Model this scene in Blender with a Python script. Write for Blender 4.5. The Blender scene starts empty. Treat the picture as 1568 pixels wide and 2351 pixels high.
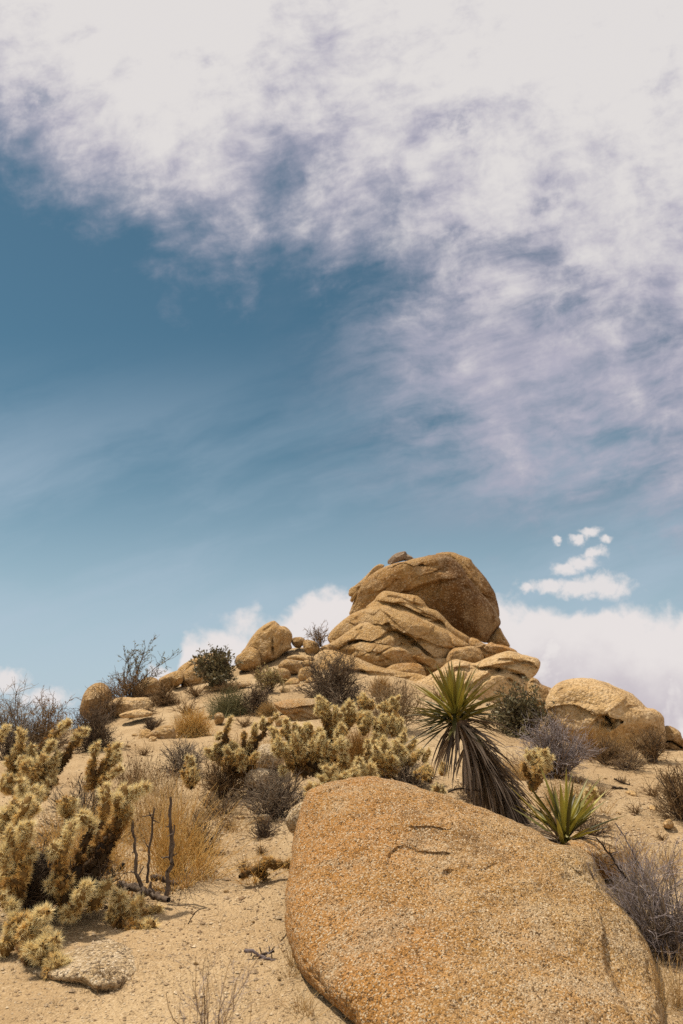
import bpy, math
import numpy as np
from mathutils import Vector

# ------------------------------------------------------------------ camera, sky, sun, exposure
SC = bpy.context.scene
COL = SC.collection
PITCH = math.radians(14.5)
FV = 1829.0                     # focal length in view units (the photo read at 1568 x 2351)
cam_data = bpy.data.cameras.new("camera")
cam_data.sensor_fit = 'VERTICAL'; cam_data.sensor_height = 36.0; cam_data.sensor_width = 24.0
cam_data.lens = 36.0 * FV / 2351.0
cam_data.clip_start = 0.05; cam_data.clip_end = 20000
cam_data.dof.use_dof = True; cam_data.dof.focus_distance = 5.6; cam_data.dof.aperture_fstop = 4.0
cam = bpy.data.objects.new("camera", cam_data); COL.objects.link(cam)
cam.location = (0, 0, 0); cam.rotation_euler = (math.radians(90) + PITCH, 0, 0)
SC.camera = cam
SC.view_settings.view_transform = 'Standard'; SC.view_settings.look = 'None'
SC.view_settings.exposure = 0.0; SC.view_settings.gamma = 1.0
SC.cycles.max_bounces = 6; SC.cycles.diffuse_bounces = 1; SC.cycles.transparent_max_bounces = 8
SC.cycles.use_denoising = False

SUN = Vector((-0.40, 0.20, 0.90)).normalized()
SUN_EL = math.asin(SUN.z); SUN_AZ = math.atan2(SUN.x, SUN.y)
sl = bpy.data.lights.new("sun", 'SUN'); sl.energy = 5.0; sl.angle = math.radians(0.9); sl.color = (1.0, 0.92, 0.79)
so = bpy.data.objects.new("sun", sl); COL.objects.link(so)
so.rotation_euler = SUN.to_track_quat('Z', 'Y').to_euler()

class NT:
    """Small helper to write node trees as expressions."""
    def __init__(s, tree): s.t = tree; s.n = tree.nodes; s.l = tree.links
    def node(s, typ, **kw):
        n = s.n.new(typ)
        for k, v in kw.items(): setattr(n, k, v)
        return n
    def put(s, sock, v):
        if isinstance(v, bpy.types.NodeSocket): s.l.new(v, sock)
        elif v is not None:
            if hasattr(sock, 'default_value') and not isinstance(sock.default_value, float) and isinstance(v, (int, float)):
                v = (v, v, v) if len(sock.default_value) == 3 else (v, v, v, 1)
            sock.default_value = v
    def m(s, op, a, b=None, c=None, clamp=False):
        n = s.node('ShaderNodeMath', operation=op); n.use_clamp = clamp
        s.put(n.inputs[0], a)
        if b is not None: s.put(n.inputs[1], b)
        if c is not None: s.put(n.inputs[2], c)
        return n.outputs[0]
    def v(s, op, a, b=None):
        n = s.node('ShaderNodeVectorMath', operation=op)
        s.put(n.inputs[0], a)
        if b is not None: s.put(n.inputs[1], b)
        return n.outputs['Value'] if op in ('DOT_PRODUCT', 'LENGTH', 'DISTANCE') else n.outputs[0]
    def xyz(s, x, y, z=0.0):
        n = s.node('ShaderNodeCombineXYZ')
        for i, q in enumerate((x, y, z)): s.put(n.inputs[i], q)
        return n.outputs[0]
    def noise(s, vec, scale, detail=6, rough=.55, dist=0.0, color=False, typ=None):
        n = s.node('ShaderNodeTexNoise')
        if typ: n.noise_type = typ
        s.put(n.inputs['Vector'], vec); n.inputs['Scale'].default_value = scale
        n.inputs['Detail'].default_value = detail; n.inputs['Roughness'].default_value = rough
        n.inputs['Distortion'].default_value = dist
        return n.outputs['Color' if color else 'Fac']
    def voro(s, vec, scale, feature='F1', out='Distance'):
        n = s.node('ShaderNodeTexVoronoi', feature=feature)
        s.put(n.inputs['Vector'], vec); n.inputs['Scale'].default_value = scale
        return n.outputs[out]
    def ss(s, x, lo, hi, a=0.0, b=1.0):
        n = s.node('ShaderNodeMapRange', interpolation_type='SMOOTHSTEP')
        s.put(n.inputs[0], x)
        for i, q in enumerate((lo, hi, a, b)): s.put(n.inputs[i + 1], q)
        return n.outputs[0]
    def mix(s, f, a, b, mode='MIX'):
        n = s.node('ShaderNodeMix', data_type='RGBA', blend_type=mode)
        n.clamp_factor = True
        s.put(n.inputs[0], f)
        for i, q in ((6, a), (7, b)):
            if isinstance(q, tuple) and len(q) == 3: q = q + (1,)
            s.put(n.inputs[i], q)
        return n.outputs[2]
    def curve(s, x, pts, x1, y1):
        n = s.node('ShaderNodeFloatCurve'); c = n.mapping.curves[0]
        P = [(a / x1, b / y1) for a, b in pts]
        c.points[0].location = P[0]; c.points[1].location = P[-1]
        for q in P[1:-1]: c.points.new(*q)
        n.mapping.update()
        s.put(n.inputs['Value'], s.m('DIVIDE', x, x1))
        return s.m('MULTIPLY', n.outputs[0], y1)

def build_sky():
    w = bpy.data.worlds.new("World"); SC.world = w; w.use_nodes = True
    t = NT(w.node_tree); w.node_tree.nodes.clear()
    sky = t.node('ShaderNodeTexSky', sky_type='NISHITA'); sky.sun_disc = False
    sky.sun_elevation = SUN_EL; sky.sun_rotation = SUN_AZ
    sky.altitude = 1200; sky.air_density = 1.0; sky.dust_density = 0.6; sky.ozone_density = 2.0
    d = t.v('NORMALIZE', t.node('ShaderNodeTexCoord').outputs['Generated'])
    cp, sp = math.cos(PITCH), math.sin(PITCH)
    df = t.m('MAXIMUM', t.v('DOT_PRODUCT', d, (0, cp, sp)), 0.12)
    a = t.m('MULTIPLY_ADD', t.m('DIVIDE', t.v('DOT_PRODUCT', d, (1, 0, 0)), df), 1.829, 0.784)
    b = t.m('MULTIPLY_ADD', t.m('DIVIDE', t.v('DOT_PRODUCT', d, (0, -sp, cp)), df), -1.829, 1.1755)
    # a runs right and b runs down over the part of the sky that the hill stands under
    p = t.xyz(a, b, 0.0)
    # streaky coordinates: stretched along a shallow diagonal
    ca, sa = math.cos(math.radians(-17)), math.sin(math.radians(-17))
    s1 = t.m('ADD', t.m('MULTIPLY', a, ca), t.m('MULTIPLY', b, sa))
    s2 = t.m('SUBTRACT', t.m('MULTIPLY', b, ca), t.m('MULTIPLY', a, sa))
    warp = t.noise(p, 2.2, 4, .55, color=True)
    warp = t.v('MULTIPLY', t.v('SUBTRACT', warp, (.5, .5, .5)), (.12, .12, 0))
    st = t.v('ADD', t.xyz(t.m('MULTIPLY', s1, .24), s2, .3), warp)
    pw = t.v('ADD', p, warp)
    n_big = t.noise(pw, 3.0, 9, .56)
    n_fine = t.noise(pw, 10, 9, .62)
    n_str = t.noise(st, 6.0, 10, .62)
    # --- the high bank of cloud
    E = t.curve(a, [(0, .33), (.1, .39), (.2, .47), (.3, .51), (.4, .585), (.5, .585), (.57, .55), (.63, .50), (.7, .52), (.8, .60), (.9, .69),
                    (1.0, .80), (1.12, .88), (1.25, .92), (1.4, .96), (1.6, 1.06)], 1.6, 1.2)
    S = t.curve(a, [(0, .19), (.3, .20), (.5, .22), (.62, .30), (.8, .36), (1.1, .44), (1.6, .50)], 1.6, 1.2)
    hgt = t.m('DIVIDE', t.m('SUBTRACT', E, b), S)
    n_wisp = t.noise(t.v('ADD', t.xyz(t.m('MULTIPLY', s1, .55), s2, 1.7), warp), 15, 9, .64)
    nmix = t.m('ADD', t.m('MULTIPLY', t.m('SUBTRACT', n_big, .5), 1.9), t.m('MULTIPLY', t.m('SUBTRACT', n_fine, .5), 1.25))
    nmix = t.m('ADD', nmix, t.m('MULTIPLY', t.m('SUBTRACT', n_wisp, .5), 1.2))
    right = t.ss(a, .75, 1.25)
    nmix = t.m('ADD', nmix, t.m('MULTIPLY', t.m('MULTIPLY', t.m('SUBTRACT', n_str, .5), 2.4), right))
    n_edge = t.noise(t.v('ADD', pw, (3.1, 5.7, 0)), 13, 7, .62)
    def blob(cx, cy, rx, ry, amp):
        q = t.v('LENGTH', t.v('DIVIDE', t.v('SUBTRACT', pw, (cx, cy, 0)), (rx, ry, 1)))
        return t.m('MULTIPLY', t.m('MULTIPLY', t.ss(q, 0.0, 1.0, 1.0, 0.0), amp), t.ss(n_edge, .32, .62, .15, 1.5))
    dens = t.m('ADD', hgt, nmix)
    for q in ((.67, .40, .13, .09, -.10), (1.05, .29, .16, .12, -.65), (1.24, .45, .13, .09, -.35), (1.13, .63, .15, .13, .40), (.44, .49, .08, .07, -.2), (1.1, .55, .18, .09, -.45), (.84, .66, .2, .12, -.35), (1.25, .71, .14, .06, -.5), (.46, .15, .10, .06, -.5), (.10, .22, .10, .07, -.45)):
        dens = t.m('ADD', dens, blob(*q))
    dens = t.m('SUBTRACT', dens, t.m('MULTIPLY', t.ss(b, -.15, -1.3), 5.0))      # bank thinned out of view, overhead and behind, to cut its fill light
    alpha_hi = t.ss(dens, -.60, .85)
    # --- thin streaks trailing below the bank to the right
    band = t.m('MULTIPLY', t.ss(b, .50, .72), t.ss(b, 1.02, 1.27, 1.0, 0.0))
    band = t.m('MULTIPLY', band, t.ss(a, .55, 1.15))
    alpha_str = t.m('MULTIPLY', t.ss(t.m('ADD', t.m('MULTIPLY', n_str, .7), t.m('MULTIPLY', n_wisp, .3)), .36, .66), t.m('MULTIPLY', band, 1.0))
    veil = t.m('MULTIPLY', t.ss(t.noise(t.v('ADD', st, (2.2, 1.1, 0)), 3.2, 8, .58), .38, .66), t.m('MULTIPLY', t.ss(b, .74, 1.20), .52))
    # --- heaped cloud along the horizon
    T = t.curve(a, [(0, 1.75), (.33, 1.72), (.365, 1.575), (.40, 1.535), (.43, 1.455), (.5, 1.425), (.6, 1.415), (.7, 1.385), (.78, 1.355), (.95, 1.33), (1.12, 1.345),
                    (1.2, 1.365), (1.3, 1.385), (1.42, 1.378), (1.5, 1.395), (1.6, 1.425)], 1.6, 2.0)
    nb = t.noise(p, 9.0, 8, .56, .15)
    nb2 = t.noise(t.v('ADD', p, (7.3, 2.1, 0)), 3.5, 6, .55, .3)
    low = t.m('ADD', t.m('DIVIDE', t.m('SUBTRACT', b, T), .045), t.m('MULTIPLY', t.m('SUBTRACT', nb, .5), 5.0))
    soft_left = t.ss(a, .45, .80, 1.15, 1.0)
    low = t.m('DIVIDE', low, soft_left)
    alpha_low = t.ss(low, -.2, .9)
    alpha_low = t.m('MULTIPLY', alpha_low, t.ss(a, .28, .42, .45, 1.0))
    puff = None; n_puff = t.noise(p, 34, 7, .62, .3)
    pp = t.v('ADD', p, t.v('MULTIPLY', t.v('SUBTRACT', t.noise(p, 22, 6, .6, color=True), (.5, .5, .5)), (.05, .05, 0)))
    for cx, cy, rx, ry in ((1.326, 1.242, .024, .015), (1.352, 1.222, .028, .016), (1.388, 1.240, .018, .013), (1.298, 1.306, .034, .016), (1.335, 1.293, .042, .020), (1.364, 1.271, .032, .014),
                           (1.385, 1.346, .075, .034), (1.33, 1.352, .07, .026), (1.265, 1.345, .055, .018), (1.215, 1.352, .024, .010), (1.275, 1.238, .012, .009),
                           (.015, 1.565, .048, .034), (.10, 1.605, .075, .030), (.365, 1.545, .035, .020)):
        q = t.v('LENGTH', t.v('DIVIDE', t.v('SUBTRACT', pp, (cx, cy, 0)), (rx, ry, 1)))
        q = t.m('SUBTRACT', q, t.m('MULTIPLY', t.m('SUBTRACT', n_puff, .5), 1.5))
        e = t.ss(q, .35, 1.20, 1.0, 0.0)
        puff = e if puff is None else t.m('MAXIMUM', puff, e)
    alpha_low = t.m('MAXIMUM', alpha_low, t.m('MULTIPLY', puff, .92))
    # --- colours
    lum = t.m('MULTIPLY', sky.outputs[0], 1.0) if False else sky.outputs[0]
    tint = t.mix(1.0, lum, SKY_TINT, 'MULTIPLY')
    haze = t.ss(b, .92, 1.66)
    blue = t.mix(t.m('MULTIPLY', haze, .80), tint, SKY_HAZE)
    shade = t.ss(t.m('ADD', t.m('MULTIPLY', dens, .36), t.m('MULTIPLY', t.m('SUBTRACT', t.m('ADD', n_fine, n_wisp), 1.0), .60)), -.08, .66)
    shade = t.m('MULTIPLY', shade, t.ss(b, .25, .95, 1.0, .78))
    c_hi = t.mix(shade, CLOUD_GREY, CLOUD_WHITE)
    sh2 = t.ss(t.m('ADD', nb2, t.m('MULTIPLY', t.m('SUBTRACT', nb, .5), .5)), .42, .58)
    sh2 = t.m('MAXIMUM', sh2, t.ss(low, 5.5, 1.5, 0.0, 1.0))
    c_lo = t.mix(sh2, CLOUD_LOWGREY, CLOUD_LOW)
    c = t.mix(veil, blue, CLOUD_VEIL)
    c = t.mix(alpha_str, c, CLOUD_STREAK)
    c = t.mix(alpha_hi, c, c_hi)
    c = t.mix(alpha_low, c, c_lo)
    bg = t.node('ShaderNodeBackground'); t.put(bg.inputs[0], c); bg.inputs[1].default_value = SKY_STRENGTH
    o = t.node('ShaderNodeOutputWorld'); t.l.new(bg.outputs[0], o.inputs[0])
    w.cycles.sampling_method = 'MANUAL'; w.cycles.sample_map_resolution = 512

SKY_STRENGTH = 0.10
def k_(r, g, b): return (r / SKY_STRENGTH, g / SKY_STRENGTH, b / SKY_STRENGTH)
SKY_TINT = (.52, .725, .615)
SKY_HAZE = k_(.50, .60, .70)
CLOUD_WHITE = k_(.75, .72, .71); CLOUD_GREY = k_(.42, .405, .50)
CLOUD_STREAK = k_(.46, .455, .55); CLOUD_VEIL = k_(.46, .55, .66)
CLOUD_LOW = k_(.80, .755, .745); CLOUD_LOWGREY = k_(.58, .53, .57)
build_sky()

# ------------------------------------------------------------------ reading positions
def ray(px, py):
    """Direction (with y = 1) through a point of the view."""
    px = np.asarray(px, float); py = np.asarray(py, float)
    xc = (px - 784.0) / FV; yc = -(py - 1175.5) / FV
    dy = math.cos(PITCH) - yc * math.sin(PITCH); dz = math.sin(PITCH) + yc * math.cos(PITCH)
    return np.stack([xc / dy, np.ones_like(xc), dz / dy], -1)
def at(px, py, depth): return ray(px, py) * np.asarray(depth, float)[..., None]
def TR(ox, oy, s): return lambda q: (ox + q[0] * s, oy + q[1] * s)
V = lambda q: (q[0], q[1])
C1 = TR(0, 1442.6, .5); C2 = TR(689.9, 1223, .56); C3 = TR(0, 1630.7, .44); C4 = TR(595.8, 1693.4, .62)
C5 = TR(0, 1442.6, .28); C6 = TR(407.7, 1411.2, .28); C7 = TR(909.4, 1473.9, .34); C8 = TR(0, 1787.5, .24)
T1 = TR(721.3, 1241.9, .32); R2 = TR(1191.7, 1724.8, .2663); B4 = TR(0, 2007, .52); B5 = TR(1160.3, 1473.9, .26)
M6 = TR(595.8, 1599.4, .28)

# ------------------------------------------------------------------ noise
_pr = np.random.default_rng(7)
_perm = _pr.permutation(512); _perm = np.concatenate([_perm, _perm, _perm])
_grad = _pr.normal(size=(512, 3)); _grad /= np.linalg.norm(_grad, axis=1)[:, None]
def perlin(p):
    i = np.floor(p).astype(int); f = p - i; u = f * f * f * (f * (f * 6 - 15) + 10); i &= 511
    r = 0
    for dx in (0, 1):
        for dy in (0, 1):
            for dz in (0, 1):
                h = _perm[(_perm[(_perm[(i[:, 0] + dx) & 511] + i[:, 1] + dy) & 511] + i[:, 2] + dz) & 511]
                g = _grad[h]
                dt = g[:, 0] * (f[:, 0] - dx) + g[:, 1] * (f[:, 1] - dy) + g[:, 2] * (f[:, 2] - dz)
                wx = u[:, 0] if dx else 1 - u[:, 0]; wy = u[:, 1] if dy else 1 - u[:, 1]; wz = u[:, 2] if dz else 1 - u[:, 2]
                r = r + wx * wy * wz * dt
    return r
def fbm(p, octv=4, gain=.5, ridged=False):
    s = 0; a = 1.0; q = np.array(p, float)
    for k in range(octv):
        n = perlin(q + k * 17.3)
        s = s + a * (0.5 - 2 * np.abs(n) if ridged else n); a *= gain; q = q * 2.03
    return s

# ------------------------------------------------------------------ meshes
def mk(name, verts, faces, mat, parent=None, origin=(0, 0, 0), tint=None, smooth=True, attrs=None):
    """One mesh object from world-space points; faces is an (n,3) or (n,4) array or a list of such arrays."""
    me = bpy.data.meshes.new(name)
    verts = np.asarray(verts, float) - np.asarray(origin, float)
    if not isinstance(faces, list): faces = [faces]
    faces = [f for f in faces if len(f)]
    lv = np.concatenate([f.ravel() for f in faces]).astype(np.int32)
    tot = np.concatenate([np.full(len(f), f.shape[1], np.int32) for f in faces])
    st = np.concatenate([[0], np.cumsum(tot)[:-1]]).astype(np.int32)
    me.vertices.add(len(verts)); me.vertices.foreach_set('co', verts.astype(np.float32).ravel())
    me.loops.add(len(lv)); me.loops.foreach_set('vertex_index', lv)
    me.polygons.add(len(tot)); me.polygons.foreach_set('loop_start', st)
    me.polygons.foreach_set('use_smooth', np.full(len(tot), smooth, bool))
    for k, arr in (attrs or {}).items():
        at_ = me.attributes.new(k, 'FLOAT', 'POINT'); at_.data.foreach_set('value', np.asarray(arr, np.float32))
    if tint is not None:
        at_ = me.attributes.new('tint', 'FLOAT', 'POINT'); at_.data.foreach_set('value', np.asarray(tint, np.float32))
    me.materials.append(mat); me.update(calc_edges=True)
    o = bpy.data.objects.new(name, me); COL.objects.link(o)
    if parent is not None: o.parent = parent
    else: o.location = origin
    return o
def tag(o, label, cat, group=None):
    o['label'] = label; o['category'] = cat; o['kind'] = 'thing'
    if group: o['group'] = group
    return o
def empty(name, loc, label, cat, group=None):
    o = bpy.data.objects.new(name, None); COL.objects.link(o); o.location = loc; o.empty_display_size = .1
    return tag(o, label, cat, group)
def nrm(v): return v / np.maximum(np.linalg.norm(v, axis=-1, keepdims=True), 1e-9)

def tubes(P, R, sides=3):
    """P (m,k,3) centre lines, R (m,k) radii -> verts, quads."""
    m, k, _ = P.shape
    t = np.gradient(P, axis=1); t = nrm(t)
    ref = np.where(np.abs(t[..., 2:3]) < .9, np.array([0, 0, 1.0]), np.array([1.0, 0, 0]))
    n1 = nrm(np.cross(t, ref)); n2 = np.cross(t, n1)
    an = np.linspace(0, 2 * np.pi, sides, endpoint=False)
    v = P[:, :, None] + R[:, :, None, None] * (np.cos(an)[None, None, :, None] * n1[:, :, None] + np.sin(an)[None, None, :, None] * n2[:, :, None])
    idx = np.arange(m * k * sides).reshape(m, k, sides)
    a = idx[:, :-1]; b = idx[:, 1:]
    q = np.stack([a, np.roll(a, -1, 2), np.roll(b, -1, 2), b], -1).reshape(-1, 4)
    return v.reshape(-1, 3), q

# ------------------------------------------------------------------ materials
def new_mat(name):
    m = bpy.data.materials.new(name); m.use_nodes = True; m.node_tree.nodes.clear()
    t = NT(m.node_tree); o = t.node('ShaderNodeOutputMaterial'); return m, t, o
def bsdf(t, col, rough=.9, bump=None, bstr=.5, bdist=.02, spec=.25):
    b = t.node('ShaderNodeBsdfPrincipled'); t.put(b.inputs['Base Color'], col)
    t.put(b.inputs['Roughness'], rough); b.inputs['Specular IOR Level'].default_value = spec
    if bump is not None:
        n = t.node('ShaderNodeBump'); n.inputs['Strength'].default_value = bstr; n.inputs['Distance'].default_value = bdist
        t.put(n.inputs['Height'], bump); t.l.new(n.outputs[0], b.inputs['Normal'])
    return b.outputs[0]

def mat_granite(name, base, pale, stain, stain_amt=.5, grain=60, grain_amt=.5, coarse=1.0, bump=.6, bdist=.02, bias=None, dark=(.16, .10, .05), patch=0):
    """Weathered granite: blotches of varnish, salt-and-pepper crystals, pits."""
    m, t, o = new_mat(name)
    p = t.node('ShaderNodeTexCoord').outputs['Object']
    big = t.noise(p, .9 * coarse, 5, .6, .4)
    mid = t.noise(p, 4.0 * coarse, 6, .65, .3)
    fine = t.noise(p, grain * .45, 4, .65)
    c = t.mix(t.ss(mid, .35, .65), base, pale)
    f = t.ss(big, .60 - .30 * stain_amt, .74 - .12 * stain_amt)
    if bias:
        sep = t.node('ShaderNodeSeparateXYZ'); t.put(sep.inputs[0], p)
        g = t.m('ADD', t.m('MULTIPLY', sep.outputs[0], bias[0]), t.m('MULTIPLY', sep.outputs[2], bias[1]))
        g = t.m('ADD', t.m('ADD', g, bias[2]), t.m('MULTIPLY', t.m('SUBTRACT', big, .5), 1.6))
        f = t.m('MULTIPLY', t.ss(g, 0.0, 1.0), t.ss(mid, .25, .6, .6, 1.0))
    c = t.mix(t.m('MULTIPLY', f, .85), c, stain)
    if patch:                                                          # lichen-grey, bleached and varnished patches
        c = t.mix(t.ss(t.noise(p, 2.3 * coarse, 6, .62, .6), .50, .66, 0, patch), c, (.50, .36, .21))
        c = t.mix(t.ss(t.noise(t.v('ADD', p, (4.1, 2.2, 9.3)), 1.7 * coarse, 7, .68, .8), .53, .68, 0, patch), c, (.215, .118, .045))
        c = t.mix(t.ss(t.noise(t.v('ADD', p, (1.1, 7.2, 3.3)), 9 * coarse, 6, .7, .6), .60, .72, 0, patch * .8), c, (.16, .115, .075))
    # dark streaks and pits
    strk = t.noise(t.v('MULTIPLY', p, (1.0, 1.0, .35)), 7 * coarse, 5, .7, .5)
    c = t.mix(t.ss(strk, .60, .78, 0, .45), c, dark)
    pj = t.v('ADD', p, t.v('MULTIPLY', t.v('SUBTRACT', t.noise(p, grain * 1.1, 2, .6, color=True), (.5, .5, .5)), (1.1 / grain,) * 3))
    v1 = t.voro(pj, grain, out='Color'); sep = t.node('ShaderNodeSeparateColor'); t.put(sep.inputs[0], v1)
    g1 = sep.outputs[0]
    c = t.mix(t.m('MULTIPLY', t.ss(g1, .72, .95), grain_amt), c, t.mix(.5, pale, (.74, .62, .46)))
    c = t.mix(t.m('MULTIPLY', t.ss(g1, .30, .06), grain_amt), c, dark)
    c = t.mix(t.m('MULTIPLY', t.ss(fine, .58, .75), grain_amt * .9), c, dark)
    vb = t.voro(pj, grain)
    h = t.m('ADD', t.m('MULTIPLY', fine, .5), t.m('MULTIPLY', vb, -.5))
    h = t.m('ADD', h, t.m('MULTIPLY', t.noise(p, grain * .12, 5, .7), 1.3))
    t.l.new(bsdf(t, c, .92, h, bump, bdist, .2), o.inputs[0])
    return m

def mat_sand():
    m, t, o = new_mat("sand")
    p = t.node('ShaderNodeTexCoord').outputs['Object']
    big = t.noise(p, .55, 5, .6, .3); mid = t.noise(p, 3.0, 6, .65, .3); fine = t.noise(p, 45, 4, .7)
    c = t.mix(t.ss(big, .38, .62), (.385, .258, .132), (.450, .318, .175))
    c = t.mix(t.ss(mid, .52, .72, 0, .55), c, (.285, .175, .078))
    v1 = t.voro(p, 130, out='Color'); sep = t.node('ShaderNodeSeparateColor'); t.put(sep.inputs[0], v1)
    c = t.mix(t.ss(sep.outputs[0], .75, .98, 0, .45), c, (.62, .48, .31))
    c = t.mix(t.ss(sep.outputs[1], .20, .02, 0, .50), c, (.17, .10, .05))
    c = t.mix(t.ss(t.noise(p, 1.3, 6, .7, .8), .50, .66, 0, .5), c, (.31, .20, .098))
    c = t.mix(t.ss(fine, .60, .78, 0, .40), c, (.20, .12, .06))
    litter = t.noise(t.v('MULTIPLY', p, (1, .5, 1)), 14, 6, .75, 1.2)
    c = t.mix(t.m('MULTIPLY', t.ss(litter, .60, .70), t.ss(big, .40, .60, .20, .65)), c, (.15, .095, .055))
    h = t.m('ADD', t.m('MULTIPLY', t.noise(p, 9, 5, .7), 1.6), t.m('MULTIPLY', t.voro(p, 95), -.30))
    h = t.m('ADD', h, t.m('MULTIPLY', fine, .35))
    t.l.new(bsdf(t, c, .95, h, .75, .030, .15), o.inputs[0])
    return m

def mat_veg(name, ca, cb, trans=.25, rough=.7, cc=None, spec=.15):
    """Plant matter: colour runs from ca to cb (to cc) with the 'tint' of each leaf, twig or spine."""
    m, t, o = new_mat(name)
    a = t.node('ShaderNodeAttribute', attribute_name='tint').outputs['Fac']
    if cc: c = t.mix(t.ss(a, .5, 1.0), t.mix(t.ss(a, 0, .5), ca, cb), cc)
    else: c = t.mix(a, ca, cb)
    b = bsdf(t, c, rough, spec=spec)
    if trans:
        tr = t.node('ShaderNodeBsdfTranslucent'); t.put(tr.inputs[0], c)
        mx = t.node('ShaderNodeMixShader'); mx.inputs[0].default_value = trans
        t.l.new(b, mx.inputs[1]); t.l.new(tr.outputs[0], mx.inputs[2]); b = mx.outputs[0]
    t.l.new(b, o.inputs[0]); return m
def mat_bark(name, ca, cb):
    m, t, o = new_mat(name)
    p = t.node('ShaderNodeTexCoord').outputs['Object']
    n = t.noise(t.v('MULTIPLY', p, (1, 1, .5)), 40, 5, .7, .4)
    t.l.new(bsdf(t, t.mix(t.ss(n, .38, .62), ca, cb), .9, n, .8, .01, .15), o.inputs[0]); return m

# ------------------------------------------------------------------ terrain
_g = [(0, 2340, 3.6), (400, 2351, 3.5), (800, 2351, 3.4), (1300, 2351, 3.5), (1560, 2340, 3.6), (100, 2200, 4.3), (450, 2150, 4.6), (600, 2050, 5.3),
      (1540, 2220, 4.2), (200, 2000, 5.6), (420, 1960, 6.2), (580, 1900, 7.0), (700, 1850, 7.8), (1294, 1940, 5.5), (1190, 1895, 6.1), (1480, 1930, 6.3),
      (100, 1850, 7.5), (300, 1820, 8.5), (480, 1800, 8.9), (640, 1800, 8.9), (850, 1790, 8.0), (1000, 1800, 7.6), (1250, 1790, 8.5), (1500, 1790, 9.4),
      (100, 1730, 11), (330, 1700, 11.5), (440, 1700, 12), (600, 1690, 11.3), (800, 1690, 11), (950, 1680, 11), (1100, 1680, 11.5), (1350, 1745, 11.3),
      (1560, 1740, 11.6), (60, 1722, 14), (200, 1700, 13.5), (280, 1612, 17), (380, 1612, 16.2), (500, 1580, 17.5), (620, 1585, 16.3), (760, 1612, 14.6), (900, 1595, 15.5),
      (1050, 1610, 15.5), (1200, 1645, 14.5), (640, 1520, 19.8), (700, 1488, 21.2), (560, 1548, 19.5), (450, 1572, 18.6), (900, 1560, 18), (1000, 1575, 19.5),
      (1100, 1600, 18.5), (1250, 1690, 13.2), (1568, 1715, 13.8), (1230, 1665, 19), (1420, 1720, 18), (1600, 1760, 18), (1500, 1790, 24), (1650, 1800, 24), (330, 1606, 17.4), (180, 1700, 17.0), (60, 1735, 18), (280, 1625, 19.5)]
_gp = np.array([at(a, b, d) for a, b, d in _g])
_gp = np.vstack([_gp, [(0, 42, -1), (-20, 42, -2.2), (20, 42, -2.2), (-20, 24, -1.8), (-13, 26, -.9), (-9, 32, -.6), (10, 27, -1.5), (6, 24, -.6), (3, 26, .3), (-16, 11, -1.5), (16, 11, -1.3), (-12, 3, -1.9),
                       (12, 3, -1.7), (0, -6, -2.0), (-15, -6, -2.3), (15, -6, -2.1), (0, 0, -1.66), (0, 2, -1.45), (-2.5, 2, -1.5), (2.5, 2, -1.45), (22, 24, -2.0), (2, 31, .2), (-8.5, 22, -.9)]])
def _tps(r2): return np.where(r2 > 1e-12, .5 * r2 * np.log(np.maximum(r2, 1e-12)), 0)
_n = len(_gp); _K = _tps(((_gp[:, None, :2] - _gp[None, :, :2]) ** 2).sum(-1)) + np.eye(_n) * .35
_Pm = np.c_[np.ones(_n), _gp[:, :2]]
_w = np.linalg.solve(np.block([[_K, _Pm], [_Pm.T, np.zeros((3, 3))]]), np.r_[_gp[:, 2], 0, 0, 0])
def ground_z(x, y, detail=True):
    x = np.atleast_1d(np.asarray(x, float)); y = np.atleast_1d(np.asarray(y, float)); sh = x.shape
    x = x.ravel(); y = y.ravel(); z = np.empty_like(x)
    for i in range(0, len(x), 20000):
        q = np.c_[x[i:i + 20000], y[i:i + 20000]]
        z[i:i + 20000] = _tps(((q[:, None] - _gp[None, :, :2]) ** 2).sum(-1)) @ _w[:_n] + _w[_n] + q @ _w[_n + 1:]
    r = np.hypot(x, y - 14); f = np.clip((r - 20) / 16, 0, 1); f = f * f * (3 - 2 * f)
    z = np.clip(z, -3, 6) * (1 - f) + f * (-2.4 - np.minimum(.04 * np.maximum(r - 20, 0), 220))
    if detail:
        p = np.c_[x, y, np.zeros_like(x)]
        amp = np.clip(1.4 - f, .2, 1)
        z = z + amp * (.10 * fbm(p * .55 + 3, 3) + .030 * fbm(p * 2.6, 3) + .010 * fbm(p * 9, 3))
    return z.reshape(sh)
def hit(px, py):
    """Where the sight line through a view point meets the ground."""
    d = ray(px, py); t = np.geomspace(2.2, 60, 900); p = d[None] * t[:, None]
    g = p[:, 2] - ground_z(p[:, 0], p[:, 1]); k = np.argmax(g < 0)
    if g[k] >= 0: k = len(t) - 1
    q = p[k].copy(); q[2] = ground_z(q[0], q[1])[0]; return q

def build_ground():
    th = np.concatenate([np.linspace(-180, -40, 60, endpoint=False), np.linspace(-40, 40, 620, endpoint=False), np.linspace(40, 180, 60, endpoint=False)])
    th = np.radians(th)
    r = np.concatenate([[.0], np.geomspace(.4, 2.6, 24, endpoint=False), np.geomspace(2.6, 40, 560, endpoint=False), np.geomspace(40, 6000, 40)])
    X = r[:, None] * np.sin(th)[None]; Y = r[:, None] * np.cos(th)[None]
    Z = ground_z(X, Y); Z[0] = Z[0, 0]
    n, m = X.shape; idx = np.arange(n * m).reshape(n, m)
    q = np.stack([idx[:-1], idx[1:], np.roll(idx[1:], -1, 1), np.roll(idx[:-1], -1, 1)], -1).reshape(-1, 4)
    o = mk("ground", np.stack([X, Y, Z], -1).reshape(-1, 3), q[:, ::-1], mat_sand()); o['kind'] = 'structure'
build_ground()

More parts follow.
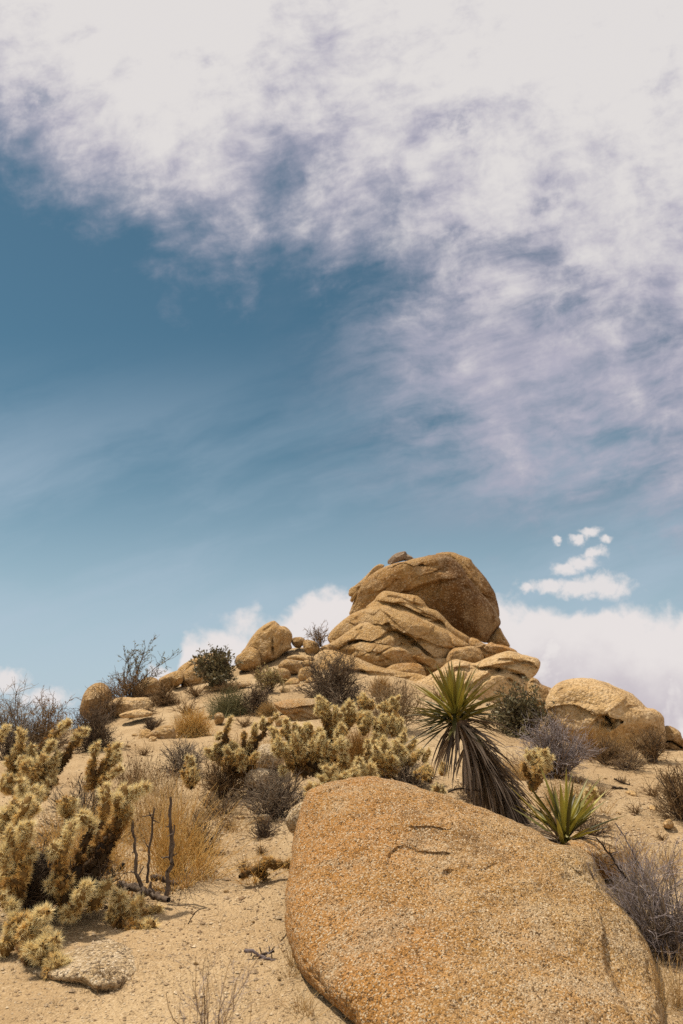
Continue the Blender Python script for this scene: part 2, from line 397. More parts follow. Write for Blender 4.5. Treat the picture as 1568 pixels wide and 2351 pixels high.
# ------------------------------------------------------------------ rocks
def catmull(P, n):
    P = np.asarray(P, float); k = len(P); a = np.roll(P, 1, 0); b = P; c = np.roll(P, -1, 0); d = np.roll(P, -2, 0)
    out = []
    L = np.linalg.norm(c - b, axis=1)
    for i in range(k):
        m = max(2, int(round(n * L[i] / L.sum())))
        t = np.linspace(0, 1, m, endpoint=False)[:, None]
        cr = .5 * (2 * b[i] + (c[i] - a[i]) * t + (2 * a[i] - 5 * b[i] + 4 * c[i] - d[i]) * t ** 2 + (3 * b[i] - a[i] - 3 * c[i] + d[i]) * t ** 3)
        out.append(cr * .75 + (b[i] + (c[i] - b[i]) * t) * .25)
    return np.concatenate(out)
def seg_dist(q, line):
    """distance to a polyline and the side (+ right of travel, i.e. below a line drawn left to right)."""
    best = np.full(len(q), 1e9); side = np.zeros(len(q)); L = np.asarray(line, float)
    for a, b in zip(L[:-1], L[1:]):
        e = b - a; t = np.clip(((q - a) @ e) / max(e @ e, 1e-9), 0, 1); w = q - a - t[:, None] * e
        d = np.linalg.norm(w, axis=1); s = np.sign(e[0] * w[:, 1] - e[1] * w[:, 0])
        u = d < best; best[u] = d[u]; side[u] = s[u]
    return best, side

def rock(name, T, outline, D, bulge, mat, back=None, label=None, cat='rock', group=None, parent=None, origin=None, center=None, p=2.3, lean=(0, 0),
         pts=(), cracks=(), ledges=(), facets=None, amp=.04, freq=2.0, ridge=.5, res=1.0, rim=1.0):
    """A solid boulder: an outline at its distance D (m), swelling towards and away from the viewer, then hewn with ledges, cracks and weathering."""
    O = np.array([T(q) for q in outline]); 
    area = .5 * np.sum(O[:, 0] * np.roll(O[:, 1], -1) - O[:, 1] * np.roll(O[:, 0], -1))
    if area < 0: O = O[::-1]
    c = np.array(T(center)) if center else O.mean(0)
    size = np.ptp(O, axis=0).max()
    n = int(np.clip(size * 1.5 * res, 56, 760)); nr = int(np.clip(size * .30 * res, 12, 190))
    R = catmull(O, n); n = len(R)
    t = np.linspace(0, np.pi / 2, nr + 1)[1:]
    rr = np.sin(t) ** (2 / p); pf = np.abs(np.cos(t)) ** (2 / p); pf[-1] = 0
    q = c + (R - c)[None] * rr[:, None, None]                       # nr, n, 2
    q = np.concatenate([c[None], q.reshape(-1, 2)])
    prof = np.concatenate([[1.0], np.repeat(pf, n)]); rad = np.concatenate([[0.0], np.repeat(rr, n)])
    inner = 1 - rad ** 5
    plane = D + lean[0] * (q[:, 0] - c[0]) / 1000 + lean[1] * (c[1] - q[:, 1]) / 1000
    dF = plane - bulge * prof
    for (x, y, s, a) in pts:
        X = np.array(T((x, y))); k = abs(T((s, 0))[0] - T((0, 0))[0])
        dF -= a * inner * np.exp(-((q - X) ** 2).sum(1) / k ** 2)
    hew = 1.0 if D < 8 else 1.45
    for line, h, fall in ledges:
        h = h * hew
        d, sd = seg_dist(q, [T(w) for w in line]); k = abs(T((fall, 0))[0] - T((0, 0))[0])
        dF += h * inner * np.where(sd > 0, np.exp(-(d / k) ** 1.2), np.exp(-(d / (k * .05)) ** 2))
    for line, h, w_ in cracks:
        h = h * hew; w_ = w_ * (1.0 if D < 8 else 1.35)
        L = np.array([T(w) for w in line]); d, sd = seg_dist(q, L)
        k = abs(T((w_, 0))[0] - T((0, 0))[0])
        dF += h * inner * np.exp(-(d / k) ** 2)
    if D > 8 and size > 40:                                            # joints that run through every far rock
        rj = np.random.default_rng(int(abs(c[0] * 7 + c[1] * 3)))
        for _ in range(3 if size > 120 else 2):
            a0 = rj.uniform(-.7, .5); m0 = c + rj.uniform(-.3, .3, 2) * np.ptp(O, axis=0); e0 = np.array([math.cos(a0), math.sin(a0)]); tj = np.linspace(-.6, .6, 9) * size * rj.uniform(.4, 1)
            L = m0 + tj[:, None] * e0 + np.c_[-e0[1] * np.ones(9), e0[0] * np.ones(9)] * rj.normal(0, size * .018, 9)[:, None]
            d, sd = seg_dist(q, L); h = .012 * size * D / FV * 4; w_ = max(2.2, size * .012)
            dF += inner * (h * np.exp(-(d / w_) ** 2) + h * .9 * np.where(sd > 0, np.exp(-d / (w_ * 9)), 0) * (1 - np.exp(-(d / w_) ** 2)))
    dB = plane + (bulge if back is None else back) * prof
    front = at(q[:, 0], q[:, 1], dF); rear = at(q[:-n, 0], q[:-n, 1], dB[:-n])
    P = np.concatenate([front, rear]); N = len(front)
    idx = 1 + np.arange(nr * n).reshape(nr, n)
    idb = np.concatenate([N + 1 + np.arange((nr - 1) * n).reshape(nr - 1, n), idx[-1:]])
    def quads(I, flip):
        a, b = I[:-1], I[1:]; f = np.stack([a, b, np.roll(b, -1, 1), np.roll(a, -1, 1)], -1).reshape(-1, 4)
        return f[:, ::-1] if flip else f
    def fan(c0, I, flip):
        f = np.stack([np.full(n, c0), I, np.roll(I, -1)], -1); return f[:, ::-1] if flip else f
    Q = np.concatenate([quads(idx, False), quads(idb, True)]); F3 = np.concatenate([fan(0, idx[0], False), fan(N, idb[0], True)])
    if facets is None: facets = 7 if D > 8 else 0
    if facets:                                                         # flat faces where blocks have split away
        rf = np.random.default_rng(int(abs(c[0] * 13 + c[1] * 5))); fc = front.mean(0)
        for _ in range(facets):
            d_ = rf.normal(size=3); d_[1] = -abs(d_[1]) - .6; d_ /= np.linalg.norm(d_); sp_ = (P - fc) @ d_; lim_ = np.quantile(sp_, rf.uniform(.86, .97))
            ex = np.maximum(0, sp_ - lim_); w8 = np.concatenate([inner, np.zeros(len(rear))]); P = P - d_[None] * (ex * .85 * w8)[:, None]
    # weathering along the surface normals
    fn = np.cross(P[Q[:, 2]] - P[Q[:, 0]], P[Q[:, 3]] - P[Q[:, 1]]); vn = np.zeros_like(P)
    for k in range(4): np.add.at(vn, Q[:, k], fn)
    vn = nrm(vn); 
    s = D / FV * 100
    nz = (1 - ridge) * fbm(P * freq, 5, .55) + ridge * .6 * fbm(P * freq * .8 + 9, 4, .5, True)
    lim = np.concatenate([np.where(rad > .97, .45 * rim, 1.0), np.ones(len(rear))])
    P = P + vn * (amp * nz * lim)[:, None]
    P = P + vn * ((amp * .16) * fbm(P * freq * 7, 3, .6) * lim)[:, None]
    if parent is None and origin is None:
        lo = P[P[:, 2] < np.quantile(P[:, 2], .15)].mean(0); origin = (lo[0], D, lo[2])
    o = mk(name, P, [Q, F3], mat, parent, origin)
    if label: tag(o, label, cat, group)
    return o

G_FRONT = mat_granite("granite_ochre", (.43, .242, .078), (.54, .37, .18), (.47, .205, .043), .62, 160, 1.0, 1.2, 1.0, .017, bias=(-.60, .15, .42), dark=(.12, .065, .026), patch=.60)
G_CAP = mat_granite("granite_rusty_shaded", (.35, .185, .058), (.38, .225, .082), (.095, .038, .010), .5, 30, .45, .5, .9, .06, bias=(.55, -.05, .80), dark=(.10, .05, .02), patch=.45)  # rust varnish towards the right, darkened further to put the face's shade into the colour
G_TAN = mat_granite("granite_tan", (.40, .233, .082), (.48, .30, .125), (.39, .19, .052), .40, 30, .45, .6, .9, .06, dark=(.13, .072, .03), patch=.45)
G_PALE = mat_granite("granite_pale", (.47, .295, .125), (.53, .355, .175), (.42, .23, .082), .30, 30, .45, .7, .8, .05, dark=(.15, .085, .036), patch=.40)
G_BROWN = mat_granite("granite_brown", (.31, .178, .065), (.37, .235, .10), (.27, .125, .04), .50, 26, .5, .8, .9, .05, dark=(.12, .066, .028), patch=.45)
G_DARK = mat_granite("granite_dark", (.20, .135, .085), (.27, .19, .125), (.16, .09, .05), .50, 26, .5, 1, .9, .05)
G_SPECK = mat_granite("granite_speckled", (.42, .29, .15), (.55, .41, .25), (.33, .20, .09), .20, 75, .95, 2, 1.0, .03, dark=(.13, .085, .05))

def rocks_front():
    c4 = [(100, 650), (96, 560), (112, 480), (125, 400), (145, 300), (165, 220), (185, 190), (240, 168), (330, 150), (420, 148), (520, 160), (640, 195), (760, 235), (860, 278), (960, 320),
          (1040, 355), (1100, 390), (1180, 405), (1235, 450), (1262, 515), (1300, 580), (1360, 650), (1415, 720), (1455, 800), (1488, 900), (1500, 1000), (1490, 1120), (1300, 1230), (900, 1260), (560, 1230),
          (390, 1110), (330, 1050), (230, 962), (150, 862), (112, 750)]
    O = np.array([C4(q) for q in c4])
    rock("granite_boulder", C4, c4, 4.35, .52, G_FRONT, back=.9, center=(720, 640), p=2.5, lean=(.10, 3.05), label="huge ochre speckled granite boulder filling the lower front, beside the sand path",
         cat="boulder", amp=.062, freq=2.9, ridge=.42, res=1.15,
         pts=[(260, 800, 300, .04), (1000, 420, 200, -.05), (620, 250, 120, .03), (1180, 520, 100, -.06), (960, 560, 220, .05), (1400, 900, 120, -.10), (760, 510, 26, .022), (600, 440, 110, -.02)],
         ledges=[([(475, 455), (490, 425), (515, 405), (550, 402), (590, 420), (640, 428), (685, 425)], .012, 60), ([(1180, 500), (1240, 560), (1300, 640)], .03, 60),
                 ([(1375, 1050), (1345, 960), (1310, 850), (1280, 740)], .06, 150), ([(590, 330), (630, 330), (670, 335)], .02, 40)],
         cracks=[([(475, 460), (490, 425), (515, 404), (550, 401), (590, 420), (640, 430), (690, 428)], .008, 6), ([(690, 495), (730, 490), (760, 480), (830, 490), (880, 470)], .02, 7),
                 ([(590, 215), (580, 260), (600, 290), (610, 330)], .015, 10), ([(800, 330), (815, 400), (800, 460)], .012, 9), ([(985, 410), (1040, 425), (1100, 470)], .016, 10),
                 ([(1180, 500), (1230, 545)], .02, 8)])
    rock("low_rock", C4, [(1130, 395), (1190, 380), (1270, 385), (1330, 410), (1350, 450), (1330, 520), (1240, 520), (1150, 460)], 5.05, .25, G_FRONT, label="low ochre rock poking out behind the right shoulder of the huge boulder", amp=.03, freq=4)
    rock("side_rock", V, [(655, 1885), (668, 1858), (690, 1842), (715, 1840), (725, 1880), (700, 1915), (668, 1912)], 6.0, .12, G_SPECK, label="pale knee high rock half hidden behind the huge boulder's upper corner", amp=.02, freq=6)
    rock("gravelly_mound", C3, [(150, 1370), (180, 1340), (250, 1300), (340, 1255), (440, 1212), (560, 1188), (680, 1210), (760, 1260), (806, 1310), (790, 1365), (720, 1420), (620, 1470), (500, 1480), (400, 1440), (250, 1420)],
         4.27, .36, G_SPECK, center=(500, 1345), lean=(0, 5.2), label="pale coarse speckled low rock under the near cactus at the path's edge", amp=.022, freq=5, p=2.2)
    for i, (o_, lab) in enumerate((([(1338, 552), (1365, 542), (1400, 545), (1412, 562), (1395, 585), (1350, 580)], "fist sized pale stone on the path below the grey twig bush"),
                                ([(1150, 556), (1170, 548), (1186, 560), (1176, 574), (1155, 572)], "tiny pale stone at the edge of the dry grass by the path"))):
        z = hit(*C3(o_[4])); rock("stone", C3, o_, z[1], .06, G_SPECK, label=lab, cat="stone", amp=.012, freq=9)
    R = [(1240, 650), (1245, 610), (1275, 585), (1310, 590), (1335, 625), (1330, 655), (1290, 670)]
    z = hit(*R2(R[-1])); rock("angular_rock", R2, R, z[1], .09, G_TAN, label="small angular tan rock on bare sand at the far right edge", amp=.012, freq=6, p=3)

def rocks_tower():
    cap_o = tuple(at(*T1((900, 640)), 23.0))
    cap = empty("cap_boulder", cap_o, "giant rust brown cap boulder overhanging the top of the outcrop", "boulder")
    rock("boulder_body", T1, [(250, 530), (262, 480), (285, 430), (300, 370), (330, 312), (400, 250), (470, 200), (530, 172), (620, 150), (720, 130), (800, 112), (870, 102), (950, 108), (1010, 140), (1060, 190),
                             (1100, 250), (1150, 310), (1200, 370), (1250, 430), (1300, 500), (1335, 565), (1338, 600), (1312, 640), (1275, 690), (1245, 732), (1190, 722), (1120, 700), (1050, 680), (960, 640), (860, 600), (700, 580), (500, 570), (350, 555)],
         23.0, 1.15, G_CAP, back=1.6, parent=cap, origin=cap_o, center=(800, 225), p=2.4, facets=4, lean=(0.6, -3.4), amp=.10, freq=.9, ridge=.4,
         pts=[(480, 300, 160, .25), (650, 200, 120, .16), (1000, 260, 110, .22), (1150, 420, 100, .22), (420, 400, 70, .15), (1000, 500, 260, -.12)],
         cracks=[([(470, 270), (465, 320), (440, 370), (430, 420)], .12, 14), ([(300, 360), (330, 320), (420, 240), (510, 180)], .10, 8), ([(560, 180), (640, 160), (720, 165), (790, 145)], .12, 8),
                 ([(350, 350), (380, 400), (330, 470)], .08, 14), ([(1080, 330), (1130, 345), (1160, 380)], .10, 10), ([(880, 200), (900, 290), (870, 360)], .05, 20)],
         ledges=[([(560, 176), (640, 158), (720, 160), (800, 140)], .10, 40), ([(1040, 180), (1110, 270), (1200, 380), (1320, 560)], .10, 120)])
    rock("side_slab", T1, [(245, 378), (255, 345), (300, 315), (340, 280), (380, 240), (420, 195), (465, 166), (505, 178), (440, 235), (390, 285), (340, 320), (312, 350), (292, 400), (276, 443), (257, 428), (266, 402), (250, 395)],
         23.1, .35, G_TAN, parent=cap, origin=cap_o, center=(370, 275), amp=.04, freq=1.8)
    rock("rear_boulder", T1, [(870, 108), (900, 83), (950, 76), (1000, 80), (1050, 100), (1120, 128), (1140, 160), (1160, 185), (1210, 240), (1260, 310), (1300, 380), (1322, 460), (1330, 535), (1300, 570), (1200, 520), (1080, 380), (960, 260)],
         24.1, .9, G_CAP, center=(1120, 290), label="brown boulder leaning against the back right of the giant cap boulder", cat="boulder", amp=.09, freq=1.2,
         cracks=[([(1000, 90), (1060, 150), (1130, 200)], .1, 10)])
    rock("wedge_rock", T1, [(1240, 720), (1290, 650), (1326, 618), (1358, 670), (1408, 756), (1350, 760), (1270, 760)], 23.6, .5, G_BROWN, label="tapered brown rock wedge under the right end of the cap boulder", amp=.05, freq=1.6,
         cracks=[([(1320, 640), (1350, 700), (1380, 740)], .06, 6)])
    rock("perched_rock", T1, [(527, 166), (528, 140), (560, 108), (600, 86), (652, 74), (668, 94), (700, 110), (716, 128), (690, 140), (640, 142), (600, 152), (560, 166)], 23.1, .3, G_DARK,
         label="small dark jagged rock perched on top of the cap boulder", amp=.05, freq=3, p=3, cracks=[([(655, 75), (662, 110), (650, 140)], .06, 7)])
    oc_o = tuple(at(*T1((560, 900)), 21.0))
    oc = empty("layered_outcrop", oc_o, "layered tan granite outcrop of cracked slabs carrying the cap boulder", "outcrop")
    def slab(o_, D, b, m=G_TAN, **k):
        k.setdefault('amp', .05); k.setdefault('freq', 1.3); rock("slab", k.pop('T', T1), o_, D, b, m, parent=oc, origin=oc_o, **k)
    slab([(370, 478), (430, 425), (450, 395), (500, 358), (560, 362), (640, 378), (740, 394), (790, 438), (818, 480), (885, 503), (940, 556), (1000, 620), (1060, 662), (1112, 698), (1100, 740), (1000, 740), (860, 700), (700, 620), (560, 540), (430, 520)],
         21.7, .8, center=(640, 500), lean=(0, 2.5), facets=3, cracks=[([(770, 540), (830, 555), (890, 585), (940, 620)], .14, 8), ([(540, 400), (620, 410), (700, 450), (770, 470)], .1, 9), ([(780, 520), (850, 540), (930, 600)], .1, 6)],
         ledges=[([(450, 430), (520, 440), (600, 455), (680, 485), (760, 525)], .12, 50)])
    slab([(95, 705), (120, 650), (180, 590), (260, 530), (340, 495), (430, 463), (510, 446), (580, 462), (660, 480), (730, 512), (800, 548), (880, 595), (960, 640), (1040, 700), (1118, 752), (1060, 775), (1000, 800), (960, 850), (900, 900), (700, 900), (400, 850), (150, 760)],
         21.35, 1.15, center=(560, 660), lean=(0, 4.2), pts=[(700, 640, 160, .15), (450, 540, 120, .1)],
         cracks=[([(560, 480), (640, 500), (720, 525), (800, 565), (900, 610), (960, 650), (990, 720), (1030, 760)], .12, 7), ([(100, 700), (145, 690), (150, 720)], .1, 8),
                 ([(930, 620), (980, 680), (1000, 730)], .1, 6), ([(120, 650), (240, 570), (330, 520)], .06, 8), ([(880, 770), (930, 760), (1000, 770)], .06, 8)],
         ledges=[([(250, 640), (310, 600), (360, 580), (420, 580), (480, 600), (530, 590), (560, 640), (620, 650)], .17, 90), ([(640, 660), (700, 700), (760, 760), (800, 800)], .22, 70)])
    slab([(60, 760), (100, 740), (180, 690), (250, 640), (330, 590), (390, 578), (470, 598), (530, 612), (555, 640), (610, 648), (660, 680), (720, 735), (765, 785), (810, 805), (860, 840), (908, 880), (900, 918), (820, 930), (700, 960), (480, 960), (250, 920), (80, 850)],
         20.95, .95, center=(420, 760), lean=(0, 3.6), pts=[(500, 660, 60, .12), (400, 640, 60, .12)],
         cracks=[([(250, 730), (330, 710), (410, 715), (480, 690), (540, 660)], .16, 8), ([(540, 655), (590, 690), (610, 740)], .12, 10), ([(680, 775), (720, 770), (770, 800)], .1, 8), ([(140, 780), (220, 740), (300, 722)], .1, 8),
                 ([(230, 690), (300, 650), (340, 625)], .08, 8), ([(610, 735), (680, 760)], .1, 7), ([(190, 680), (260, 640), (300, 640)], .07, 7)],
         ledges=[([(240, 740), (330, 712), (410, 718), (500, 740)], .14, 40)])
    slab([(255, 850), (275, 810), (310, 765), (345, 738), (400, 728), (450, 726), (530, 738), (600, 758), (680, 785), (722, 820), (752, 882), (700, 920), (560, 930), (400, 915), (300, 890)],
         20.35, .55, lean=(0, 2.0), cracks=[([(450, 820), (520, 780), (580, 750)], .06, 5), ([(310, 770), (290, 820), (300, 850)], .05, 8)], pts=[(330, 830, 50, -.08)])
    slab([(640, 800), (690, 760), (740, 760), (800, 815), (860, 845), (905, 880), (898, 915), (850, 918), (780, 890), (740, 870)], 20.35, .35, lean=(0, 1.5))
    slab([(470, 945), (555, 890), (650, 874), (745, 880), (790, 915), (800, 990), (700, 1040), (560, 1030), (490, 990)], 19.8, .45, lean=(0, 2.2))
    slab([(945, 875), (965, 805), (1005, 770), (1060, 760), (1130, 752), (1185, 775), (1218, 825), (1210, 862), (1140, 880), (1040, 890)], 20.5, .5, lean=(0, 1.8), pts=[(1170, 840, 60, -.08)])
    slab([(1108, 730), (1122, 695), (1165, 703), (1190, 720), (1235, 738), (1270, 726), (1300, 738), (1350, 745), (1410, 765), (1458, 798), (1400, 850), (1260, 870), (1190, 830), (1130, 780)], 21.0, .6, lean=(0, 3), cracks=[([(1200, 770), (1230, 800), (1300, 810)], .1, 8)])
    slab([(-30, 600), (30, 530), (100, 478), (200, 500), (300, 540), (400, 568), (520, 590), (640, 640), (700, 720), (560, 790), (380, 760), (200, 720), (40, 690)], 18.6, .75, T=C2, center=(330, 640), lean=(0, 9), amp=.10, freq=.9,
         cracks=[([(140, 560), (240, 570), (330, 610)], .08, 6), ([(380, 590), (430, 620), (500, 650)], .08, 6), ([(220, 520), (260, 560), (240, 600)], .06, 6)])
    slab([(60, 900), (300, 860), (600, 850), (900, 840), (1150, 850), (1350, 830), (1420, 900), (1400, 1120), (1000, 1200), (500, 1200), (100, 1120)], 20.6, .5, center=(700, 1000), lean=(0, 1.0))
    rock("jutting_slab", C7, [(-10, 330), (60, 290), (180, 250), (290, 180), (340, 140), (400, 116), (470, 128), (530, 142), (620, 105), (700, 75), (760, 62), (800, 68), (850, 85), (920, 100), (960, 115), (977, 140), (970, 180), (945, 220), (915, 250),
                              (890, 300), (880, 350), (876, 420), (870, 560), (600, 640), (350, 640), (100, 600), (0, 460)], 18.0, .95, G_PALE, center=(520, 330), p=2.5, lean=(-.4, 3.6), amp=.07, freq=1.1,
         label="broad pale slab jutting out to the right below the tower", cat="outcrop", pts=[(900, 260, 100, -.35), (450, 180, 90, .1)],
         ledges=[([(820, 215), (860, 220), (890, 255)], .14, 60), ([(860, 135), (900, 140), (940, 165)], .12, 50), ([(830, 340), (860, 330), (885, 350)], .10, 50)],
         cracks=[([(500, 155), (560, 180), (620, 175), (690, 185)], .12, 6), ([(700, 120), (780, 120), (830, 140), (880, 130), (930, 150)], .10, 7), ([(640, 195), (740, 190), (820, 215), (850, 235)], .14, 9), ([(760, 255), (830, 300), (870, 320)], .10, 8),
                  ([(180, 190), (200, 240), (180, 280)], .08, 8), ([(290, 185), (250, 240), (300, 280)], .06, 8), ([(500, 150), (480, 220), (430, 300)], .05, 8)])

def rocks_right():
    rock("domed_boulder", B5, [(350, 560), (365, 490), (400, 420), (450, 370), (510, 340), (580, 324), (660, 320), (760, 330), (860, 350), (950, 385), (1030, 420), (1110, 460), (1170, 510), (1215, 555), (1250, 585), (1320, 595), (1370, 625), (1403, 670),
                               (1405, 720), (1420, 800), (1415, 900), (1400, 1010), (1250, 1040), (1000, 1020), (760, 960), (520, 860), (400, 720)], 13.4, 1.15, G_PALE, back=1.3, center=(830, 640), p=2.5, lean=(0, 2.0), amp=.06, freq=1.4,
         label="long smooth domed boulder with a shaded hollow, right of the tower", cat="boulder",
         pts=[(620, 680, 150, -.30), (860, 730, 60, -.16), (1260, 830, 90, -.22), (780, 500, 200, .1), (1130, 700, 130, .10)],
         ledges=[([(380, 600), (440, 570), (500, 548), (580, 550), (650, 572), (720, 615), (770, 645), (850, 650), (900, 660)], .20, 170), ([(1180, 860), (1240, 800), (1290, 750), (1330, 760)], .10, 90)],
         cracks=[([(470, 400), (530, 370), (590, 350), (640, 340)], .10, 8), ([(430, 460), (460, 420), (500, 390)], .08, 9), ([(890, 640), (905, 680), (940, 720), (950, 760)], .16, 12), ([(870, 730), (920, 735)], .12, 12),
                  ([(680, 350), (720, 375), (750, 370)], .05, 5), ([(700, 465), (740, 470)], .06, 6), ([(1030, 715), (1045, 720)], .15, 12), ([(880, 455), (930, 465)], .04, 5), ([(1380, 720), (1395, 790), (1390, 860)], .12, 12)])
    rock("end_rock", B5, [(1385, 760), (1410, 738), (1450, 738), (1500, 765), (1545, 800), (1562, 850), (1640, 920), (1640, 985), (1540, 985), (1460, 972), (1395, 920)], 13.6, .5, G_BROWN, label="blocky brown rock against the domed boulder's outer end at the edge", amp=.06, freq=2,
         ledges=[([(1400, 870), (1470, 870), (1560, 930)], .12, 60)], cracks=[([(1410, 870), (1480, 880), (1560, 930)], .08, 10)])
    rock("back_slab", B5, [(185, 480), (195, 375), (215, 330), (245, 310), (290, 335), (320, 372), (400, 405), (440, 440), (440, 640), (250, 720), (60, 700), (120, 560)], 15.8, .5, G_BROWN, label="low brown slab in the gap between jutting slab and domed boulder", amp=.05, freq=1.6,
         cracks=[([(230, 350), (290, 358), (340, 380)], .1, 8)])

def rocks_left():
    rock("standing_boulder", C6, [(520, 320), (560, 268), (600, 200), (650, 130), (700, 88), (755, 56), (795, 46), (825, 68), (845, 90), (880, 92), (915, 118), (940, 155), (944, 195), (932, 240), (935, 275), (880, 305), (830, 350), (790, 378), (740, 395), (690, 425), (620, 440), (540, 400)],
         20.2, .75, G_TAN, center=(740, 250), lean=(0, 1.6), label="tall upright egg shaped boulder with a vertical crack, left of the tower", cat="boulder", amp=.06, freq=1.3,
         ledges=[([(782, 375), (778, 300), (778, 200), (790, 120), (800, 60)], .04, 60)],
         cracks=[([(800, 60), (770, 90), (710, 130)], .12, 12), ([(778, 110), (776, 200), (776, 280), (785, 340)], .07, 6), ([(880, 110), (895, 170), (880, 230), (830, 310), (800, 345)], .05, 6), ([(845, 95), (870, 130), (880, 160)], .1, 7)],
         pts=[(880, 220, 60, -.08)])
    rock("leaning_boulder", C6, [(478, 345), (520, 312), (560, 280), (600, 265), (640, 275), (672, 308), (684, 360), (682, 415), (640, 448), (560, 462), (500, 450), (470, 400)], 19.8, .5, G_TAN, label="rounded tan boulder leaning on the foot of the tall upright boulder", amp=.05, freq=1.5)
    rock("round_rock", C6, [(933, 205), (955, 188), (1010, 183), (1042, 200), (1036, 240), (1015, 262), (1000, 278), (960, 266), (938, 240)], 20.6, .22, G_BROWN, label="round brown rock wedged beside the tall upright boulder", amp=.03, freq=3)
    rock("pale_round_rock", C6, [(1030, 222), (1055, 203), (1120, 215), (1158, 248), (1166, 290), (1130, 330), (1080, 338), (1045, 302), (1028, 262)], 20.3, .28, G_TAN, label="pale round rock beneath the bare skyline twig bush", amp=.03, freq=3)
    rock("small_rock", C6, [(1160, 285), (1190, 258), (1232, 260), (1247, 290), (1222, 312), (1170, 306)], 20.2, .18, G_TAN, label="little tan rock nestled at the tower's lower left foot", amp=.03, freq=4)
    g = "rocks tumbled in a heap left of the tower"
    H = [([(822, 420), (850, 382), (900, 364), (960, 374), (1010, 394), (1028, 430), (1003, 482), (940, 492), (870, 464), (830, 440)], 18.3, .35, G_BROWN, "large dark brown rock topping the tumbled heap"),
         ([(750, 495), (795, 452), (850, 436), (900, 450), (926, 490), (921, 530), (880, 556), (840, 545), (790, 540)], 17.6, .34, G_BROWN, "brown rounded rock on the lower left of the tumbled heap"),
         ([(987, 510), (998, 455), (1040, 428), (1090, 430), (1115, 460), (1105, 520), (1045, 560), (1000, 548)], 17.6, .3, G_TAN, "tan upright rock in the heap touching the dark twig bush"),
         ([(870, 575), (910, 530), (960, 514), (1000, 538), (1003, 580), (940, 600)], 17.0, .22, G_TAN, "tan oval rock at the bottom of the tumbled heap"),
         ([(1035, 555), (1080, 513), (1135, 513), (1130, 565), (1060, 590)], 17.0, .22, G_TAN, "half hidden tan rock at the heap's foot under the twig bush"),
         ([(895, 350), (960, 330), (1050, 333), (1115, 348), (1085, 384), (990, 376), (920, 366)], 19.0, .3, G_PALE, "flat pale slab lying behind the tumbled heap"),
         ([(940, 600), (1000, 570), (1060, 575), (1090, 610), (1040, 640), (960, 635)], 16.6, .2, G_TAN, "low tan rock in front of the heap's lowest stones"),
         ([(700, 690), (770, 672), (850, 680), (900, 695), (860, 715), (750, 712)], 15.6, .2, G_PALE, "flat pale stone on the slope above the ochre flat topped boulder"),
         ([(1020, 392), (1050, 372), (1100, 380), (1110, 410), (1070, 428), (1030, 420)], 18.6, .2, G_TAN, "small block tucked between the heap's largest rock and flat slab")]
    for o_, D, b, m, lab in H: rock("heap_rock", C6, o_, D, b, m, label=lab, group=g, amp=.04, freq=2.5)
    rock("flat_topped_boulder", C6, [(790, 730), (850, 706), (920, 690), (1000, 684), (1080, 684), (1150, 690), (1230, 725), (1240, 800), (1180, 870), (1060, 900), (960, 890), (900, 845), (830, 790)], 13.2, .6, G_FRONT, center=(1030, 770), lean=(0, 2.2), p=2.6, facets=2,
         label="flat topped ochre boulder with shaded front behind the big cactus thicket", cat="boulder", amp=.05, freq=1.6, pts=[(1000, 860, 110, -.12)], ledges=[([(800, 745), (900, 745), (1050, 740), (1250, 745)], .08, 120)])
    rock("mid_rock", C6, [(800, 870), (850, 825), (900, 830), (915, 870), (880, 930), (820, 920)], 12.2, .25, G_TAN, label="rough tan rock below the flat topped ochre boulder", amp=.04, freq=3)
    rock("thicket_rock", C6, [(625, 1200), (650, 1110), (690, 1062), (760, 1055), (830, 1090), (880, 1160), (850, 1250), (760, 1270), (660, 1255)], 9.3, .35, G_SPECK, label="pale rock showing between the two cactus thickets, upper one", amp=.03, freq=3, group=None)
    rock("thicket_foot_rock", C6, [(530, 1370), (545, 1310), (590, 1265), (660, 1255), (760, 1270), (840, 1310), (850, 1400), (700, 1440), (580, 1420)], 8.6, .35, G_SPECK, label="pale rounded rock behind the grey twig bush, below another pale rock", amp=.03, freq=3)
    rock("skyline_boulder", C5, [(655, 700), (662, 610), (685, 540), (725, 484), (785, 450), (840, 450), (890, 480), (920, 550), (910, 650), (860, 740), (740, 760)], 16.6, .6, G_BROWN, label="dark rounded boulder standing against the sky at the slope's left end", cat="boulder", amp=.05, freq=1.5)
    rock("sunk_slab", C5, [(840, 660), (880, 615), (960, 572), (1010, 564), (1100, 570), (1200, 566), (1260, 590), (1260, 650), (1180, 720), (1050, 730), (920, 710)], 16.0, .5, G_PALE, label="low pale slab half sunk in sand beside the skyline boulder", amp=.05, freq=1.8, lean=(0, 5))
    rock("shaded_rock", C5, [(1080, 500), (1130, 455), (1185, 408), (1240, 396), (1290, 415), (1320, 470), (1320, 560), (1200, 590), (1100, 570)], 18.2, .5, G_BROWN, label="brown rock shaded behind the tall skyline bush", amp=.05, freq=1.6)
    rock("ridge_rock", C5, [(1300, 420), (1340, 390), (1400, 362), (1460, 344), (1500, 365), (1506, 410), (1482, 460), (1440, 490), (1360, 520), (1300, 500)], 18.6, .4, G_TAN, label="smooth tan rock on the ridge right of the skyline bush", amp=.04, freq=2)
    rock("ridge_boulder", C1, [(815, 192), (850, 160), (900, 132), (970, 113), (1005, 116), (1040, 135), (1060, 190), (1040, 260), (960, 300), (880, 290), (835, 240)], 19.6, .8, G_TAN, label="long domed boulder on the ridge behind the dark green bush", cat="boulder", amp=.05, freq=1.5,
         cracks=[([(850, 190), (880, 165), (940, 160)], .12, 7)])
